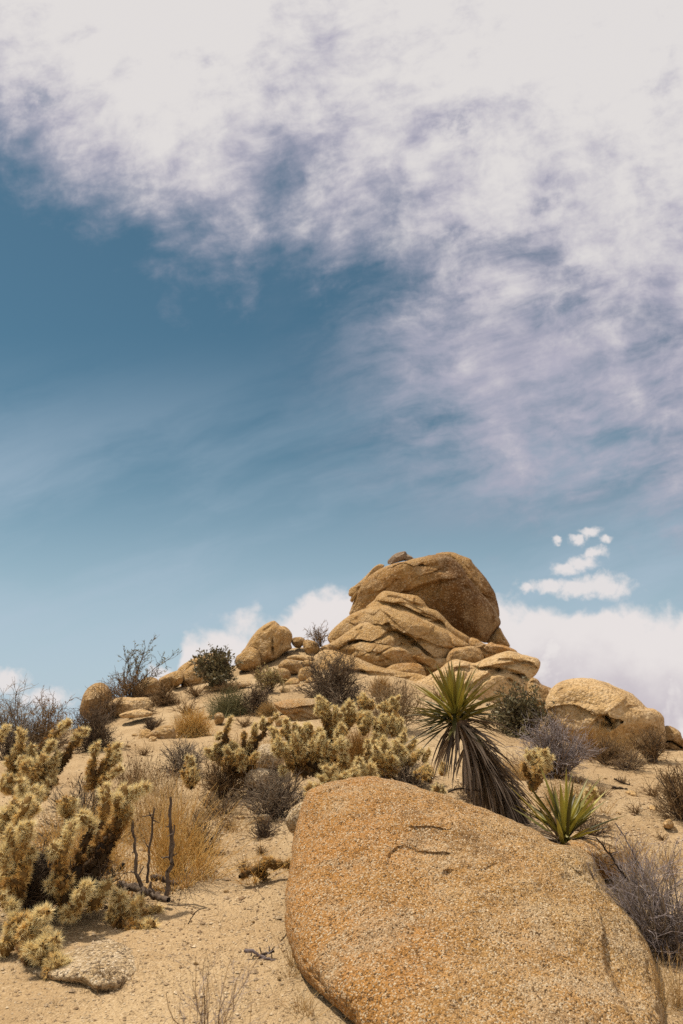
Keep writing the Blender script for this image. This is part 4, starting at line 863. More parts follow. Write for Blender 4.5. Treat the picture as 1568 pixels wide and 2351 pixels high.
def chollas():
    G = "golden spined chollas beside the sand path"
    cholla("cholla", "tall open golden cholla beside the three dead upright stems, lower arms dark with age and shade", (680, 1260), 4.75, [
        [(700, 1000, .0), (730, 850, .0), (770, 700, .0), (860, 520, .02), (975, 380, .05), (1000, 220, .05), (1005, 70, .05)],
        [(700, 1000, .05), (820, 830, .1), (1000, 640, .15), (1110, 480, .2), (1180, 330, .2), (1200, 200, .2), (1190, 75, .2)],
        [(1200, 220, .2), (1290, 150, .22), (1340, 85, .22)], [(1150, 350, .2), (1090, 230, .12), (1110, 180, .1)], [(1180, 330, .2), (1260, 330, .25)],
        [(640, 1200, -.1), (620, 980, -.1), (590, 850, -.12), (565, 730, -.12), (620, 600, -.1), (655, 500, -.1)],
        [(560, 760, -.1), (500, 680, -.15), (500, 640, -.15)], [(600, 640, .1), (620, 450, .2), (670, 300, .22), (700, 180, .22)], [(640, 330, .2), (640, 240, .2)],
        [(700, 1280, -.15), (760, 1200, -.2), (800, 1100, -.22), (810, 1025, -.22)], [(860, 1250, 0), (920, 1120, -.05), (980, 1050, -.05), (1050, 985, -.05)],
        [(760, 1300, -.15), (700, 1340, -.2), (620, 1290, -.2)], [(940, 470, 0), (850, 400, 0), (780, 390, 0)],
        [(600, 1100, 0), (560, 1000, -.1), (500, 980, -.15)], [(640, 1200, .1), (720, 1080, .1), (690, 1000, .1)]], 101, C8, group=G, fill=.7, dens=(38, 18), width=.0025, old=1.0)
    cholla("cholla", "low sprawling brown cholla lying right of the taller cactus at the path's edge", (1180, 1420), 4.75, [
        [(1180, 1420, 0), (1180, 1280, 0), (1160, 1170, 0), (1100, 1090, 0)], [(1200, 1420, 0), (1270, 1290, 0), (1285, 1220, 0)], [(1220, 1440, 0), (1330, 1500, -.1), (1400, 1430, -.15), (1460, 1370, -.15)],
        [(1300, 1500, -.05), (1420, 1560, -.1), (1530, 1540, -.1)], [(1290, 1300, .1), (1420, 1330, .15), (1530, 1240, .15)], [(1400, 1460, -.1), (1500, 1500, -.1)], [(1100, 1380, 0), (1050, 1300, 0), (1050, 1240, 0)]], 102, C8, group=G, dens=(38, 18), width=.0025, old=1.15, tipf=.12)
    cholla("cholla", "densest golden cholla cut by the photo's lower left edge", (110, 1250), 4.6, [
        [(150, 900, 0), (180, 700, 0), (190, 520, 0), (200, 350, 0), (285, 180, 0)], [(110, 800, .1), (90, 620, .1), (60, 450, .1), (30, 310, .1)], [(150, 780, -.1), (200, 640, -.1), (250, 540, -.12), (280, 430, -.12)],
        [(60, 880, -.1), (30, 760, -.12), (20, 690, -.12)], [(200, 420, 0), (300, 330, .1), (340, 250, .1)], [(190, 380, .1), (230, 200, .2), (230, 100, .2)], [(280, 250, .2), (350, 150, .25), (380, 110, .25)],
        [(110, 650, -.1), (110, 560, -.1), (100, 480, -.1)], [(100, 1050, 0), (130, 880, 0), (160, 800, 0)], [(20, 1050, 0), (60, 950, 0), (40, 880, 0)], [(180, 1000, 0), (260, 900, 0), (290, 760, 0), (285, 680, 0)],
        [(90, 400, .1), (100, 320, .1), (110, 250, .1)], [(0, 500, .1), (10, 400, .1)], [(20, 1200, -.2), (60, 1150, -.2), (150, 1230, -.2)], [(0, 1130, -.2), (30, 1150, -.2)]], 103, C8, group=G, fill=1.0, dens=(38, 18), width=.0025)
    cholla("cholla", "short brown and cream cholla in front, over the pale speckled rock", (280, 1760), 4.15, [
        [(260, 1700, 0), (260, 1520, 0), (330, 1400, 0), (380, 1300, 0)], [(380, 1780, -.05), (410, 1640, -.08), (440, 1540, -.08)], [(460, 1740, -.05), (520, 1640, -.1), (540, 1520, -.1)], [(520, 1780, -.1), (600, 1720, -.12)],
        [(400, 1720, -.1), (340, 1640, -.12)], [(300, 1560, 0), (400, 1500, .05), (440, 1480, .05)], [(100, 1650, .2), (90, 1520, .2), (150, 1370, .2)], [(60, 1700, .2), (30, 1560, .2)]], 104, C8, group=G, dens=(38, 18), width=.0025, old=.9, tipf=.05)
    cholla("dead_cholla", "collapsed blackened cholla trunk in the shade under the left cactus", (300, 1330), 4.95, [
        [(300, 1400, 0), (340, 1100, 0), (380, 900, 0), (360, 720, 0)], [(340, 1050, 0), (420, 900, 0), (400, 780, 0)], [(420, 1300, 0), (240, 1180, .05), (120, 1160, .1)], [(500, 1300, 0), (620, 1180, .05), (660, 1060, .1)],
        [(200, 1350, 0), (180, 1150, .1), (100, 1020, .1)], [(1010, 940, .6), (1030, 800, .6)], [(1100, 930, .6), (1150, 850, .6), (1180, 820, .6)], [(150, 1500, .1), (250, 1350, .1), (420, 1380, .1)], [(40, 1450, .1), (120, 1300, .1), (250, 1250, .1)]], 105, C8, sp=.018, dens=(14, 6), old=0, tipf=.97, dead_core=True, side=.9, fill=3.0, dz=.35)
    F = dict(dens=(28, 15), width=.0034, fill=1.1)
    cholla("cholla", "bushy cream cholla at the left edge below the dark twig bush, two arms raised", (250, 1420), 6.6, [
        [(150, 1250, 0), (120, 1050, 0), (180, 940, 0), (190, 850, 0)], [(250, 1250, 0), (250, 1100, 0), (260, 960, 0)], [(300, 1200, 0), (370, 1080, 0), (400, 965, 0)], [(330, 1100, .1), (360, 950, .1), (450, 860, .1), (540, 780, .1)],
        [(450, 1200, .1), (550, 1040, .1), (620, 940, .1), (710, 830, .1)], [(320, 1250, 0), (420, 1160, 0), (460, 1070, 0)], [(250, 1300, -.1), (300, 1150, -.1), (370, 1050, -.1)], [(120, 1250, 0), (70, 1150, 0), (60, 1080, 0)],
        [(180, 1250, -.1), (170, 1130, -.1), (170, 1060, -.1)], [(30, 1330, -.1), (30, 1220, -.1)], [(200, 1300, -.1), (240, 1090, -.1)], [(330, 1350, -.1), (390, 1250, -.1)], [(230, 1350, -.1), (270, 1230, -.1)],
        [(420, 1280, 0), (430, 1150, 0)], [(100, 1200, 0), (150, 960, 0)], [(0, 930, 0), (5, 860, 0)], [(500, 1120, .1), (480, 1030, .1)], [(100, 1350, -.1), (130, 1220, -.1)], [(230, 1080, 0), (215, 1010, 0)]], 106, C5, group=G, side=.75, old=.9, **F)
    cholla("cholla", "compact cream cholla in mid left, its arms leaning right above dry grass", (800, 1300), 6.6, [
        [(770, 1250, 0), (760, 1100, 0), (775, 975, 0)], [(820, 1200, 0), (880, 1080, 0), (935, 985, 0)], [(840, 1220, 0), (930, 1120, 0), (985, 1040, 0)], [(900, 1230, -.1), (950, 1150, -.1)], [(730, 1290, 0), (740, 1200, 0)], [(880, 1000, .1), (960, 990, .1)]], 107, C5, group=G, side=.8, **F)
    cholla("cholla", "golden cholla left of the large thicket with a cone shaped arm and long side arm", (500, 1330), 8.5, [
        [(340, 1180, 0), (380, 1030, 0), (400, 930, 0), (440, 845, 0)], [(560, 1220, 0), (640, 1060, 0), (720, 930, 0), (825, 825, 0)], [(300, 1200, 0), (260, 1110, 0)], [(350, 1200, 0), (340, 1060, 0)], [(440, 1200, 0), (450, 1050, 0)],
        [(500, 1200, 0), (560, 1090, 0)], [(560, 1200, 0), (610, 1040, 0)], [(520, 1290, -.1), (530, 1230, -.1)], [(600, 1230, -.1), (660, 1130, -.1)], [(560, 1230, -.1), (570, 1170, -.1)], [(380, 1240, 0), (300, 1150, 0), (310, 1100, 0)],
        [(640, 1050, 0), (650, 950, 0), (620, 940, 0)], [(430, 1240, -.1), (400, 1110, -.1)], [(480, 1250, -.1), (500, 1110, -.1)], [(690, 950, 0), (700, 850, 0)], [(330, 1030, 0), (330, 990, 0)]], 108, C6, group=G, side=.8, **F)
    cholla("cholla", "single small cream cholla column standing in dry grass, mid left", (115, 1420), 7.6, [[(115, 1400, 0), (120, 1300, 0), (112, 1185, 0)], [(120, 1380, 0), (130, 1300, -.05)], [(115, 1300, 0), (90, 1250, 0)]], 109, C6, group=G, side=.8, **F)
    cholla("cholla", "largest golden cholla thicket with a black shaded base, behind the huge boulder's top", (520, 640), 7.5, [
        [(250, 560, 0), (170, 430, 0), (120, 330, 0), (130, 270, 0)], [(300, 500, 0), (240, 330, 0), (230, 220, 0)], [(320, 480, 0), (290, 320, 0), (290, 215, 0)], [(330, 460, -.1), (290, 390, -.1), (290, 325, -.1)], [(380, 420, 0), (340, 320, 0), (335, 250, 0)],
        [(420, 400, 0), (400, 300, 0), (400, 220, 0)], [(480, 480, .1), (480, 350, .1), (480, 270, .1)], [(500, 450, -.1), (520, 320, -.1)], [(520, 500, -.1), (540, 405, -.1)], [(560, 450, .2), (540, 250, .2), (500, 150, .2), (475, 90, .2)], [(560, 300, .2), (540, 130, .2), (520, 40, .2)],
        [(580, 300, .2), (580, 180, .2), (565, 110, .2)], [(620, 300, .2), (620, 170, .2), (620, 90, .2)], [(640, 350, .2), (650, 250, .2), (650, 155, .2)], [(650, 400, 0), (675, 300, 0), (670, 225, 0)], [(640, 400, 0), (640, 280, 0)], [(670, 450, -.1), (690, 380, -.1), (670, 340, -.1)],
        [(690, 300, .3), (730, 150, .3), (740, 45, .3)], [(740, 250, .3), (760, 180, .3), (765, 110, .3)], [(690, 420, 0), (720, 370, 0)], [(200, 480, -.1), (160, 400, -.1), (160, 360, -.1)], [(180, 500, -.1), (110, 420, -.1)], [(240, 500, -.1), (200, 410, -.1)], [(430, 450, -.1), (430, 360, -.1)],
        [(620, 520, -.1), (610, 430, -.1)], [(220, 580, -.1), (180, 600, -.1)], [(260, 560, -.1), (230, 480, -.1), (260, 430, -.1)], [(560, 620, -.1), (530, 540, -.1)], [(660, 620, 0), (650, 500, 0), (700, 470, 0)], [(700, 600, 0), (700, 480, 0)], [(350, 600, 0), (330, 480, -.1), (370, 440, -.1)], [(600, 400, .2), (580, 300, .2), (590, 230, .2)], [(700, 220, .3), (690, 110, .3), (680, 80, .3)]], 110, M6, group=G, side=1.0, **F)
    cholla("cholla", "cream cholla thicket right of the orange grass clump, beside the tall yucca", (1050, 640), 7.6, [
        [(1000, 560, 0), (950, 440, 0), (925, 360, 0)], [(1040, 540, 0), (1030, 390, 0)], [(1080, 540, 0), (1110, 450, 0), (1125, 375, 0)], [(1060, 560, -.1), (1070, 450, -.1)], [(990, 570, -.1), (960, 440, -.1)], [(1150, 540, 0), (1190, 440, 0)], [(1080, 580, -.1), (1120, 545, -.1)],
        [(1140, 480, .1), (1170, 380, .1), (1185, 295, .1)], [(1180, 520, .1), (1240, 420, .1), (1265, 345, .1)], [(1220, 560, 0), (1270, 510, 0)], [(1250, 540, 0), (1310, 460, 0), (1340, 440, 0)], [(990, 580, -.1), (930, 500, -.1)], [(1000, 420, .2), (950, 300, .2)], [(980, 380, .3), (950, 240, .3)], [(960, 300, .3), (960, 185, .3)],
        [(1040, 340, .3), (1040, 200, .3)], [(1100, 330, .3), (1095, 160, .3)], [(1130, 330, .3), (1135, 225, .3)], [(880, 300, .3), (870, 200, .3), (880, 130, .3)], [(860, 320, .3), (860, 260, .3)], [(820, 250, .4), (790, 140, .4)], [(840, 200, .4), (830, 130, .4)], [(1340, 540, 0), (1390, 440, 0)], [(900, 430, 0), (890, 420, 0)], [(1010, 430, 0), (1000, 400, 0)]], 111, M6, group=G, side=1.0, old=.8, **F)
    cholla("cholla", "tall dark topped cholla rising behind the thicket in front of the tower", (880, 240), 9.0, [[(880, 240, 0), (880, 120, 0), (875, 0, 0)], [(890, 100, 0), (920, 40, 0)], [(870, 130, 0), (850, 60, 0), (850, 40, 0)], [(880, 60, 0), (865, 15, 0)]], 112, M6, group=G, old=1.1, tipf=.2, side=.8, **F)
    cholla("cholla", "cream cholla among beige bushes at the foot of the tower slab", (1080, 180), 10.0, [[(1080, 160, 0), (1070, 40, 0)], [(1090, 160, 0), (1110, 25, 0)], [(1100, 160, 0), (1140, 60, 0)], [(1060, 140, 0), (1030, 40, 0)], [(1070, 150, 0), (1000, 60, 0)]], 113, M6, group=G, side=.8, **F)
    N = dict(dens=(26, 15), width=.003, fill=.3)
    cholla("cholla", "small pale cholla of two stacked joints peeping over the huge boulder's rim", (575, 760), 6.2, [[(565, 780, 0), (570, 680, 0), (590, 595, 0)], [(560, 760, 0), (550, 690, 0)]], 114, M6, group=G, side=.9, old=.3, **N)
    cholla("cholla", "low pale cholla ball at the huge boulder's upper left rim", (460, 800), 6.0, [[(450, 800, 0), (430, 735, 0)], [(470, 790, 0), (490, 730, 0)]], 115, M6, group=G, side=.8, old=.3, step=.06, **N)
    cholla("cholla", "pale cholla with three tight heads behind the huge boulder's highest point", (860, 690), 6.6, [[(820, 680, 0), (830, 560, 0)], [(880, 680, 0), (905, 560, 0)], [(860, 690, 0), (860, 620, 0)], [(790, 680, 0), (790, 600, 0)], [(920, 680, 0), (935, 600, 0)]], 116, M6, group=G, side=.8, old=.3, **N)
    cholla("cholla", "tiny pale cholla head on the boulder's skyline, left of its highest point", (760, 700), 6.3, [[(760, 710, 0), (758, 665, 0)], [(690, 720, 0), (700, 690, 0)]], 117, M6, group=G, side=.5, old=.2, step=.05, **N)
    cholla("cholla", "tiny pale cholla head under the tall yucca's lowest left leaves", (1465, 820), 6.0, [[(1465, 820, 0), (1470, 770, 0)], [(1450, 815, 0), (1445, 775, 0)]], 118, M6, group=G, side=.8, old=.2, step=.05, **N)
    cholla("cholla", "upright cream cholla with a dark trunk between the two yuccas", (925, 1000), 6.6, [[(915, 1010, 0), (945, 920, 0), (960, 860, 0), (950, 770, 0)], [(950, 900, 0), (985, 800, 0), (1005, 725, 0)], [(940, 880, 0), (905, 810, 0), (890, 770, 0)], [(970, 830, 0), (1010, 760, 0)], [(960, 850, 0), (930, 740, 0)], [(990, 800, .05), (970, 720, .05)], [(940, 830, -.05), (980, 810, -.05)]], 119, C7, group=G, side=.8, old=.75, **N)
    cholla("cholla", "small cream cholla behind the small yucca's right blades", (1310, 1080), 7.0, [[(1300, 1080, 0), (1310, 980, 0)], [(1310, 1070, 0), (1290, 1010, 0)], [(1210, 1060, 0), (1200, 1040, 0)]], 120, C7, group=G, side=.8, old=.5, **N)
    cholla("cholla", "faint tan cholla at the foot of the tall yucca, below dead leaves", (1380, 690), 7.4, [[(1280, 640, 0), (1380, 570, 0)], [(1330, 680, 0), (1420, 620, 0)], [(1350, 680, 0), (1380, 640, 0)], [(1480, 640, 0), (1520, 600, 0)]], 121, M6, group=G, side=.75, old=.6, tipf=.15, **N)
    q = hit(*C3((1350, 850)))
    cholla("fallen_cholla", "fallen brown cholla arm lying flat on the bare sand path", (1350, 860), q[1] - .3, [[(1250, 868, -.1), (1300, 850, -.05), (1350, 828, 0), (1410, 790, .05)], [(1410, 815, .05), (1500, 812, .1), (1560, 815, .1)], [(1370, 825, 0), (1440, 800, .05)]], 122, C3, old=.3, tipf=.45, side=.5, dens=(22, 12))

def sticks():
    def stick(name, label, T, pts, d, r, mat=None, cat='stick', tw=0, seed=1, off=0):
        rng = rgen(seed); P = np.array([at(*T(q[:2]), d + (q[2] if len(q) > 2 else 0)) for q in pts]); P[:, 2] += off
        k = 14; s = np.r_[0, np.cumsum(np.linalg.norm(np.diff(P, axis=0), axis=1))]; tt = np.linspace(0, s[-1], k)
        Q = np.stack([np.interp(tt, s, P[:, i]) for i in range(3)], 1); Q[1:-1] += rng.normal(0, r * .35, (k - 2, 3))
        R = np.linspace(r, r * .6, k) * rng.uniform(.85, 1.2, k); v, f = tubes(Q[None], R[None], 7); o_ = tuple(P[0])
        n = tw
        if n:
            e = empty(name, o_, label, cat); mk("stem", v, f, mat or M_BARK, e, o_)
            i = rng.integers(2, k - 1, n); a = Q[i]; dd = nrm(rng.normal(0, 1, (n, 3)) + np.array([0, 0, .5])); P2, R2_ = grow(rng, a, dd, rng.uniform(.02, .07, n), np.full(n, r * .55), 4, .2, .05)
            
            for j in range(n): v, f = tubes(P2[j:j + 1], R2_[j:j + 1], 5); mk("side_twig", v, f, mat or M_BARK, e, o_)
            return e
        return tag(mk(name, v, f, mat or M_BARK, None, o_), label, cat)
    stick("bare_stick", "tallest thick dead cactus stem standing upright in the golden grass", C3, [(868, 965), (880, 860), (895, 740), (888, 640), (890, 520), (890, 452)], 5.05, .0135, tw=6, seed=3)
    stick("bare_stick", "dead stem with a forked tip nearest the tall cactus, in golden grass", C3, [(740, 920), (710, 850), (706, 760), (703, 660), (688, 600), (686, 565)], 5.0, .0115, tw=4, seed=4)
    stick("bare_stick", "thin knotty dead stem between two thicker ones in the golden grass", C3, [(770, 900), (775, 780), (790, 660), (800, 560), (806, 512)], 5.15, .009, tw=8, seed=5)
    stick("bare_stick", "short dead stem clasping the tallest upright stem", C3, [(890, 800), (902, 720), (910, 600)], 5.0, .009, tw=2, seed=6)
    stick("dead_log", "charred grey log lying at the foot of the dead stems", C3, [(620, 905, .1), (700, 925, .05), (770, 940, 0), (830, 965, -.05), (880, 990, -.1)], 5.05, .026, tw=5, seed=7, cat='log')
    stick("dead_log", "black broken branch lying behind the dead stems' base", C3, [(800, 862), (860, 890), (935, 912)], 5.25, .018, seed=8, cat='log')
    stick("dead_log", "short charred branch propped against the grey log", C3, [(695, 985), (740, 955), (790, 945)], 4.95, .014, seed=9, cat='log')
    q = hit(*C3((1350, 1290)))
    stick("driftwood", "bleached forked stick lying on the sand beside the huge boulder", C3, [(1275, 1262), (1330, 1270), (1380, 1300), (1442, 1325)], q[1] - .02, .0085, M_TWIG_LILAC, seed=10, off=.008)
    stick("driftwood", "dark crooked stick under the bleached one beside the huge boulder", C3, [(1295, 1330), (1330, 1300), (1390, 1280), (1430, 1270)], q[1], .008, M_TWIG_DARK, tw=8, seed=11, off=.01)
    q = hit(*C3((1010, 1120)))
    stick("twig", "thin dark curved twig lying alone in the middle of the sand path", C3, [(965, 1165), (990, 1110), (1015, 1070), (1040, 1050), (1075, 1045)], q[1], .0035, M_TWIG_DARK, seed=12, off=.012)
    q = hit(*C3((1560, 1300)))
    stick("twig", "grey twig leaning on the huge boulder's left foot", C3, [(1425, 1260), (1470, 1200), (1500, 1160)], 4.3, .004, M_TWIG_DARK, seed=13)
    q = hit(*B5((1020, 1300))); stick("twig", "dark twig flat on the right hand sand below the tan grass", B5, [(940, 1295), (1000, 1300), (1075, 1308)], q[1], .012, M_TWIG_DARK, seed=14, off=.01, tw=3)
    q = hit(*B5((1050, 1260))); stick("twig", "tangled dark twig on the right hand sand, upper of two", B5, [(960, 1220), (1030, 1255), (1120, 1285)], q[1], .009, M_TWIG_DARK, seed=15, off=.015, tw=14)
    stick("dead_branch", "black bare branch rising across the low ochre rock at right", R2, [(1050, 1200), (1010, 1130), (905, 1080), (820, 940), (750, 850), (662, 745)], 4.45, .006, M_TWIG_DARK, tw=16, seed=16)
    stick("dead_branch", "grey slender branch with seed heads above the right hand twig bush", R2, [(1120, 1160), (1040, 980), (960, 840), (900, 720), (830, 620)], 4.6, .0045, M_TWIG_LILAC, tw=14, seed=17)
    q = at(*C7((600, 1000)), 6.2); stick("dead_branch", "dark knotty twig crossing the yucca's dead leaf skirt", C7, [(350, 1015), (430, 990), (560, 1005), (640, 955)], 5.85, .006, M_TWIG_DARK, tw=12, seed=18)

def shrubs():
    S = shrub
    S("twig_bush", "dense dark brown twig bush on the slope below the skyline boulder", (216, 1724), 128, 104, 1, n=(60, 420, 1100), low=.15, spread=.6)
    S("twig_bush", "tall dark twig bush at the far left edge against the sky", (20, 1752), 120, 160, 2, depth=11.5, n=(46, 320, 800), low=.4, twig_mat=M_TWIG_GREY)
    S("twig_bush", "sparse grey bush with dried flat tops against the sky at left", (100, 1712), 140, 118, 3, depth=12.5, n=(24, 130, 260), low=.5, twig_mat=M_TWIG_BROWN, leaf=(160, .04, .7, M_SEED))
    S("twig_bush", "brown low twigs between the two left edge bushes", (85, 1730), 180, 75, 31, depth=11.8, n=(40, 260, 600), low=.2, twig_mat=M_TWIG_BROWN)
    S("creosote_bush", "tall sparse olive leaved bush on the skyline above the sunk slab", (302, 1602), 150, 128, 4, depth=16.8, stem_mat=M_TWIG_DARK, n=(9, 60, 130), low=.75, shell=.85, r0=.010, leaf=(620, .042, .45, M_LEAF_OLIVE), lens=(.30, .14), wig=.12, minr=.004)
    S("twig_bush", "tangle of bare brown twigs at the foot of the skyline bush", (300, 1608), 150, 58, 5, depth=16.6, n=(50, 300, 620), low=.1, twig_mat=M_TWIG_BROWN, wig=.25)
    S("twig_bush", "brown twigs growing up in front of the skyline boulder", (238, 1655), 80, 90, 6, depth=15.5, n=(36, 200, 420), low=.4, twig_mat=M_TWIG_BROWN, wig=.22)
    S("small_bush", "low fine brown bush on open sand right of the sunk slab", (378, 1620), 70, 40, 7, n=(60, 360, 700), low=.15, twig_mat=M_TWIG_BROWN)
    S("small_bush", "tiny dark bush growing by the split rock", (345, 1678), 26, 30, 8, n=(30, 140, 240), low=.3)
    S("small_bush", "tiny brown twig bush on sand above the split rock", (340, 1644), 30, 22, 9, n=(24, 120, 200), low=.2, twig_mat=M_TWIG_BROWN)
    S("leafy_bush", "dark green leafy bush on the ridge between the boulders", (503, 1580), 106, 90, 10, depth=17.2, n=(34, 260, 700), low=.35, leaf=(4200, .07, .5, M_LEAF_DARK), shell=.55, lens=(.40, .22))
    S("twig_bush", "dead brown twigs under the dark green ridge bush", (520, 1588), 70, 24, 32, n=(30, 160, 260), low=.1, twig_mat=M_TWIG_BROWN)
    grass("broom_bush", "grey green broom bush above the bright yellow grass", (528, 1644), 140, 72, 900, 11, M_BROOM, cat='shrub', low=.35, twigs=500, shell=.55)
    S("twig_bush", "dark twigs at the right side of the green broom bush", (590, 1640), 80, 66, 12, n=(40, 260, 480), low=.3)
    grass("grass_clump", "bright yellow grass clump on the slope beside the tilted rock", (440, 1694), 112, 76, 900, 13, M_GRASS_GOLD, low=.5, twigs=300)
    grass("grass_clump", "buff rounded dry cushion beside the flat topped ochre boulder", (614, 1644), 62, 36, 600, 14, M_GRASS_STRAW, low=.2, twigs=300)
    S("flower_bush", "loose yellow green dried flower bush above the broom bush", (618, 1590), 70, 56, 15, n=(26, 150, 260), low=.4, twig_mat=M_TWIG_TAN, leaf=(900, .05, .6, M_LEAF_DRY))
    S("twig_bush", "big dark grey dome of bare twigs in front of the tower's left foot", (764, 1614), 146, 118, 16, n=(80, 520, 1300), low=.15, twig_mat=M_TWIG_DARK, spread=.55)
    S("twig_bush", "wiry pale twigs spilling from the big dark twig dome", (775, 1616), 160, 80, 33, n=(40, 160, 260), low=.2, twig_mat=M_TWIG_GREY, wig=.3)
    S("twig_bush", "fan of bare twigs on the skyline just left of the tower", (737, 1482), 66, 52, 17, depth=20.0, n=(26, 90, 120), low=.6, twig_mat=M_TWIG_BROWN, lean=(-.25, 0))
    S("twig_bush", "low grey twig bush left of the cone armed cactus", (420, 1778), 120, 74, 18, n=(50, 300, 620), low=.15, twig_mat=M_TWIG_GREY)
    S("twig_bush", "brown tangled bush under the golden cactus left of the thicket", (515, 1830), 130, 92, 19, n=(60, 420, 900), low=.15, twig_mat=M_TWIG_BROWN)
    S("twig_bush", "wide fan of grey brown twigs by the huge boulder's upper left corner", (628, 1878), 190, 118, 20, n=(80, 420, 700), low=.15, twig_mat=M_TWIG_GREY, r0=.005)
    S("twig_bush", "small dead grey bush lying on the path left of the huge boulder", (603, 1924), 78, 50, 21, n=(26, 120, 200), low=.05, twig_mat=M_TWIG_DARK, wig=.3)
    grass("dry_grass", "tall golden dry grass around the dead upright stems", (365, 2008), 240, 215, 620, 22, M_GRASS_GOLD, low=.9, spread=.62, r=.0022, twigs=260, seeds=0, wig=.14)
    grass("dry_grass", "brown dry grass with dark seed heads behind the dead stems", (330, 1900), 330, 150, 1000, 23, M_GRASS_STRAW, low=.8, spread=.7, twigs=700, seeds=120, wig=.14)
    grass("dry_grass", "golden dry grass seen between the arms of the left cactuses", (175, 1985), 210, 160, 650, 24, M_GRASS_GOLD, low=.6, spread=.6, r=.002, twigs=200, wig=.14)
    S("twig_bush", "black tangle of dead twigs under the left edge cactus", (60, 2060), 190, 120, 60, depth=4.85, n=(60, 360, 700), low=.1, r0=.007, minr=.002, wig=.25)
    S("twig_bush", "low black dead tangle beneath the tall open cactus", (190, 2065), 200, 85, 61, depth=4.9, n=(60, 360, 700), low=.1, r0=.007, minr=.002, wig=.25)
    S("twig_bush", "grey bare twigs among the left cactuses", (190, 1900), 180, 110, 34, n=(50, 260, 420), low=.3, twig_mat=M_TWIG_GREY)
    S("twig_bush", "fine pale twigs at the right edge of the golden grass", (455, 1960), 120, 95, 35, n=(34, 200, 300), low=.3, twig_mat=M_TWIG_TAN, wig=.22, minr=.001)
    S("twig_bush", "round lilac grey bush of bare twigs behind the tall yucca", (1275, 1785), 170, 135, 25, n=(110, 620, 1000), low=.35, twig_mat=M_TWIG_LILAC, stem_mat=M_TWIG_BROWN, spread=.4)
    S("leafy_bush", "dark green bush under the jutting slab behind the yucca", (1195, 1690), 150, 104, 26, n=(50, 320, 700), low=.2, leaf=(5000, .06, .45, M_LEAF_DARK), shell=.5)
    S("twig_bush", "dark shaded twigs between the green bush and the domed boulder", (1290, 1700), 90, 70, 36, n=(40, 240, 420), low=.25)
    grass("grass_clump", "golden dry grass against the domed boulder's hollow", (1368, 1738), 110, 92, 1100, 27, M_GRASS_ORANGE, low=.6, spread=.5, twigs=300)
    S("twig_bush", "dark brown low bush on sand below the domed boulder", (1394, 1755), 120, 62, 28, n=(50, 300, 560), low=.2, twig_mat=M_TWIG_BROWN)
    S("twig_bush", "sprawling pale twigs at the right of the brown bush below the dome", (1444, 1768), 90, 48, 29, n=(40, 120, 160), low=.2, twig_mat=M_TWIG_TAN)
    S("twig_bush", "brown wispy bush at the domed boulder's right foot", (1500, 1752), 80, 78, 30, n=(46, 260, 460), low=.4, twig_mat=M_TWIG_BROWN)
    grass("grass_clump", "straw coloured grass right of the golden grass under the dome", (1430, 1740), 90, 70, 500, 37, M_GRASS_STRAW, low=.5, spread=.5, twigs=200)
    S("twig_bush", "brown dense bush at the right edge of the open sand", (1572, 1885), 130, 118, 38, n=(60, 420, 900), low=.25, twig_mat=M_TWIG_BROWN)
    S("twig_bush", "large near bush of lilac grey twigs right of the huge boulder", (1535, 2225), 300, 270, 39, depth=4.35, n=(110, 620, 900), low=.25, twig_mat=M_TWIG_LILAC, stem_mat=M_TWIG_GREY, r0=.0045, minr=.0011, spread=.45, lean=(-.08, 0), wig=.18)
    S("twig_bush", "darker twigs inside the near right bush by the boulder's edge", (1530, 2240), 260, 170, 40, depth=4.25, n=(60, 300, 500), low=.15, twig_mat=M_TWIG_DARK, r0=.004, minr=.0011, spread=.5)
    grass("dry_grass", "straw grass at the lower right corner against the huge boulder", (1560, 2345), 190, 150, 420, 41, M_GRASS_STRAW, depth=3.7, low=.6, spread=.7, r=.0012, twigs=150)
    grass("dry_grass", "thin golden grass on sand above the near right twig bush", (1470, 1990), 170, 90, 500, 42, M_GRASS_STRAW, low=.8, spread=.8, twigs=200, seeds=10)
    grass("dry_grass", "thin straw blades along the left foot of the huge boulder", (668, 2222), 70, 110, 110, 43, M_GRASS_STRAW, low=.8, spread=.5, r=.0012)
    grass("dry_grass", "dry curled grass at the bottom of the huge boulder's left foot", (742, 2322), 130, 80, 90, 44, M_GRASS_STRAW, low=.3, spread=.5, r=.0014, wig=.25)
    grass("dry_grass", "orange grass clump in the gap of the golden cactus thicket", (822, 1795), 90, 130, 1000, 45, M_GRASS_ORANGE, low=.9, spread=.4, twigs=400)
    S("twig_bush", "beige twig bush behind the right hand cream cactus thicket", (905, 1680), 170, 112, 46, n=(70, 420, 800), low=.35, twig_mat=M_TWIG_TAN, stem_mat=M_TWIG_TAN)
    grass("grass_clump", "small orange grass tuft at the foot of the tower slabs", (876, 1598), 70, 52, 500, 47, M_GRASS_ORANGE, low=.5, twigs=150)
    S("twig_bush", "grey brown twigs along the back rim of the huge boulder", (930, 1812), 190, 66, 48, n=(60, 320, 520), low=.2, twig_mat=M_TWIG_GREY)
    S("twig_bush", "low tan twigs under the tall yucca's skirt", (1085, 1840), 90, 60, 49, n=(40, 200, 300), low=.3, twig_mat=M_TWIG_TAN)
    grass("dry_grass", "tan grass tuft behind the tall yucca's leaning trunk", (1180, 1790), 110, 75, 500, 50, M_GRASS_STRAW, low=.5, spread=.6, twigs=200)
    grass("dry_grass", "tan dry cushion between the two yuccas", (1290, 1850), 140, 70, 500, 51, M_GRASS_STRAW, low=.3, spread=.6, twigs=300)
    S("twig_bush", "dead brown twigs lying around the small yucca's foot", (1350, 1915), 130, 34, 52, n=(40, 160, 200), low=.1, twig_mat=M_TWIG_TAN)
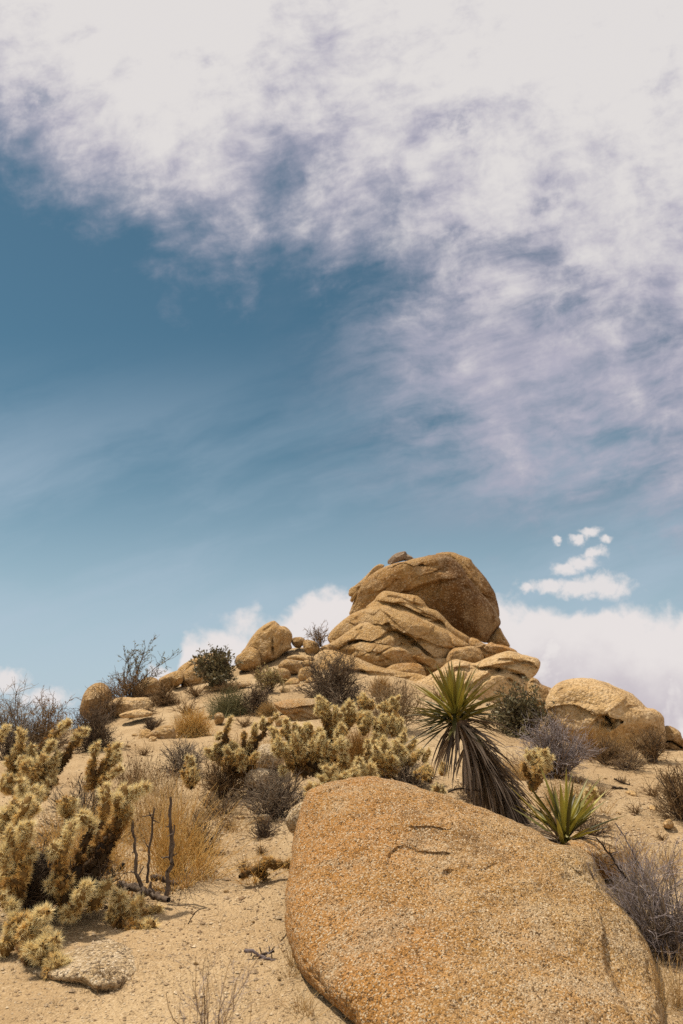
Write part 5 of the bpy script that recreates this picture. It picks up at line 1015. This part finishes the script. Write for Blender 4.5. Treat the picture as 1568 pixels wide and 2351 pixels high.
    S("small_bush", "golden brown dry tuft growing under the pale speckled rock", (238, 2288), 82, 62, 53, depth=3.85, n=(46, 160, 200), low=.2, twig_mat=M_TWIG_TAN, stem_mat=M_TWIG_TAN, r0=.003, minr=.001)
    S("dry_weed", "blurred thin dry weed sprigs rising at the very bottom", (475, 2440), 240, 250, 54, depth=2.9, n=(14, 40, 50), low=.9, twig_mat=M_TWIG_LILAC, stem_mat=M_TWIG_BROWN, r0=.0022, minr=.0007)
    grass("dry_weed", "blurred pale grass stalks rising near the bottom centre", (560, 2460), 330, 330, 70, 55, M_GRASS_STRAW, depth=3.0, low=1.0, spread=.9, r=.0009, wig=.12)
    grass("dry_grass", "sparse brown stubble on the sand between cactuses and boulders", (560, 1720), 300, 40, 400, 56, M_GRASS_STRAW, low=.5, spread=.9)
    grass("dry_grass", "thin red brown stalks with seed heads on the left mid slope", (330, 1800), 260, 84, 420, 57, M_TWIG_BROWN, low=.9, spread=.9, seeds=120, twigs=200)
    S("small_bush", "dry grey clump at the path's left edge beyond the golden grass", (500, 1870), 120, 50, 58, n=(40, 220, 320), low=.2, twig_mat=M_TWIG_TAN)

def gravel():
    """Loose grit and litter: nobody could count it."""
    rng = rgen(77); n = 24000
    d = 2.9 + 7 * rng.beta(1.0, 2.2, n); x = rng.uniform(-.5, .5, n) * d * 1.05; z = ground_z(x, d)
    r = .0042 * rng.lognormal(0, .45, n) * np.clip(d / 4, .8, 1.8)
    o = np.array([[1, 0, 0], [-1, 0, 0], [0, 1, 0], [0, -1, 0], [0, 0, .8], [0, 0, -.8]], float)
    f = np.array([[0, 2, 4], [2, 1, 4], [1, 3, 4], [3, 0, 4], [2, 0, 5], [1, 2, 5], [3, 1, 5], [0, 3, 5]])
    v = o[None] * rng.uniform(.6, 1.3, (n, 6, 1)) ; a = rng.uniform(0, 6.28, n); c, s = np.cos(a)[:, None], np.sin(a)[:, None]
    v = np.stack([v[..., 0] * c - v[..., 1] * s, v[..., 0] * s + v[..., 1] * c, v[..., 2] * .8], -1) * r[:, None, None] + np.stack([x, d, z + r * .25], -1)[:, None]
    m = mat_veg("grit", (.22, .135, .07), (.62, .48, .31), 0, .9)
    o_ = mk("gravel", v.reshape(-1, 3), (f[None] + 6 * np.arange(n)[:, None, None]).reshape(-1, 3), m, tint=np.repeat(rng.uniform(0, 1, n), 6), smooth=False); o_['kind'] = 'stuff'
    n = 5200; d = 3.2 + 15 * rng.beta(1, 1.6, n); x = rng.uniform(-.5, .5, n) * d * 1.0
    k = fbm(np.c_[x * .9, d * .9, np.zeros(n)], 3) > .03; x, d = x[k], d[k]; n = len(x)
    S = np.c_[x, d, ground_z(x, d) + .004]; D = np.c_[rng.normal(0, 1, (n, 2)), rng.uniform(0, .35, n)]
    for b_, W_ in BASES:                                                # litter gathers round every bush
        m_ = 70; e_ = np.c_[b_[0] + rng.normal(0, W_ * .42, m_), b_[1] + rng.normal(0, W_ * .42, m_)]; S = np.concatenate([S, np.c_[e_, ground_z(e_[:, 0], e_[:, 1]) + .004]])
    n = len(S); d = S[:, 1]; D = np.c_[rng.normal(0, 1, (n, 2)), rng.uniform(0, .35, n)]
    P, R = grow(rng, S, D, rng.uniform(.02, .10, n) * np.clip(d / 6, .7, 1.6), np.maximum(.0011, d * .00022), 4, .3)
    P[..., 2] = np.maximum(P[..., 2], ground_z(P[..., 0].ravel(), P[..., 1].ravel()).reshape(P.shape[:2]) + .002)
    v, f = tubes(P, R, 3); o_ = mk("twig_litter", v, f, M_TWIG_BROWN, tint=twig_tint(rng, P, 3)); o_['kind'] = 'stuff'
def dots():
    """Small tufts and stones dotted over the open slope, one of each kind copied."""
    rng = rgen(91)
    S = rng.normal(0, .012, (40, 3)) * [1, 1, 0]; D = np.c_[rng.normal(0, .7, (40, 2)), rng.uniform(.4, 1.2, 40)]
    P, R = grow(rng, S, D, rng.uniform(.06, .16, 40), np.full(40, .003), 5, .2); v, f = tubes(P, R, 3)
    a, d, r = fork(rng, P, R, 70, .6); P2, R2_ = grow(rng, a, d, rng.uniform(.03, .08, 70), np.full(70, .0022), 4, .3); v2, f2 = tubes(P2, R2_, 3)
    tuft = mk("dry_tuft", np.concatenate([v, v2]), np.concatenate([f, f2 + len(v)]), M_TWIG_BROWN, tint=np.concatenate([twig_tint(rng, P, 3), twig_tint(rng, P2, 3)]))
    n, k = 16, 9; th, ph = np.meshgrid(np.linspace(0, 2 * np.pi, n, endpoint=False), np.linspace(0, np.pi, k)); v = np.stack([np.cos(th) * np.sin(ph), np.sin(th) * np.sin(ph) * .8, np.cos(ph) * .55], -1).reshape(-1, 3)
    for _ in range(9):
        d = nrm(rng.normal(size=3)); sp_ = v @ d; v = v - d * (np.maximum(0, sp_ - .55) * .9)[:, None]
    v = (v + nrm(v) * (.10 * fbm(v * 1.6, 3))[:, None]) * .07; idx = np.arange(n * k).reshape(k, n)
    q = np.stack([idx[:-1], idx[1:], np.roll(idx[1:], -1, 1), np.roll(idx[:-1], -1, 1)], -1).reshape(-1, 4)
    stone = mk("stone", v, q, G_PALE)
    def put(o, x, y, sc, sink, first):
        c = o if first else o.copy()
        if not first: COL.objects.link(c)
        g = hit(x, y); c.location = (g[0], g[1], g[2] + sink); k_ = sc * max(.6, g[1] / 9); c.scale = (k_, k_, k_); c.rotation_euler = (0, 0, rng.uniform(0, 6.28)); return c
    T = [(420, 1690), (330, 1735), (300, 1650), (360, 1668), (560, 1670), (480, 1740), (690, 1650), (430, 1640), (1430, 1800), (1380, 1830), (1500, 1830), (1460, 1870), (1330, 1800), (1540, 1800), (560, 2000), (600, 1960), (520, 1905), (640, 1700), (1120, 1660), (1010, 1610), (830, 1640), (450, 1600), (590, 1555), (1520, 1930), (1400, 1905)]
    for i, (x, y) in enumerate(T): tag(put(tuft, x, y, rng.uniform(.7, 1.5), 0, i == 0), "tiny brown dry tuft dotting the open sand slope", "tuft", "tiny dry tufts dotted over the sand slope")
    T = [(310, 1690), (295, 1715), (400, 1745), (350, 1700), (590, 1665), (520, 1690), (660, 1665), (430, 1660), (740, 1650), (1450, 1825), (1500, 1860), (1390, 1790), (1540, 1905), (1420, 1870), (590, 1890), (555, 1880), (620, 1930), (500, 1985), (580, 2120), (520, 2050), (600, 2215), (450, 2215), (640, 2250), (470, 1650), (540, 1600), (700, 1560), (655, 1590), (1110, 1640)]
    for i, (x, y) in enumerate(T): tag(put(stone, x, y, rng.uniform(.35, 1.3) if y < 2000 else rng.uniform(.25, .5), .004, i == 0), "small tan stone half buried in the sand slope", "stone", "small stones strewn over the sand slope")
yuccas(); chollas(); sticks(); shrubs(); dots(); gravel()
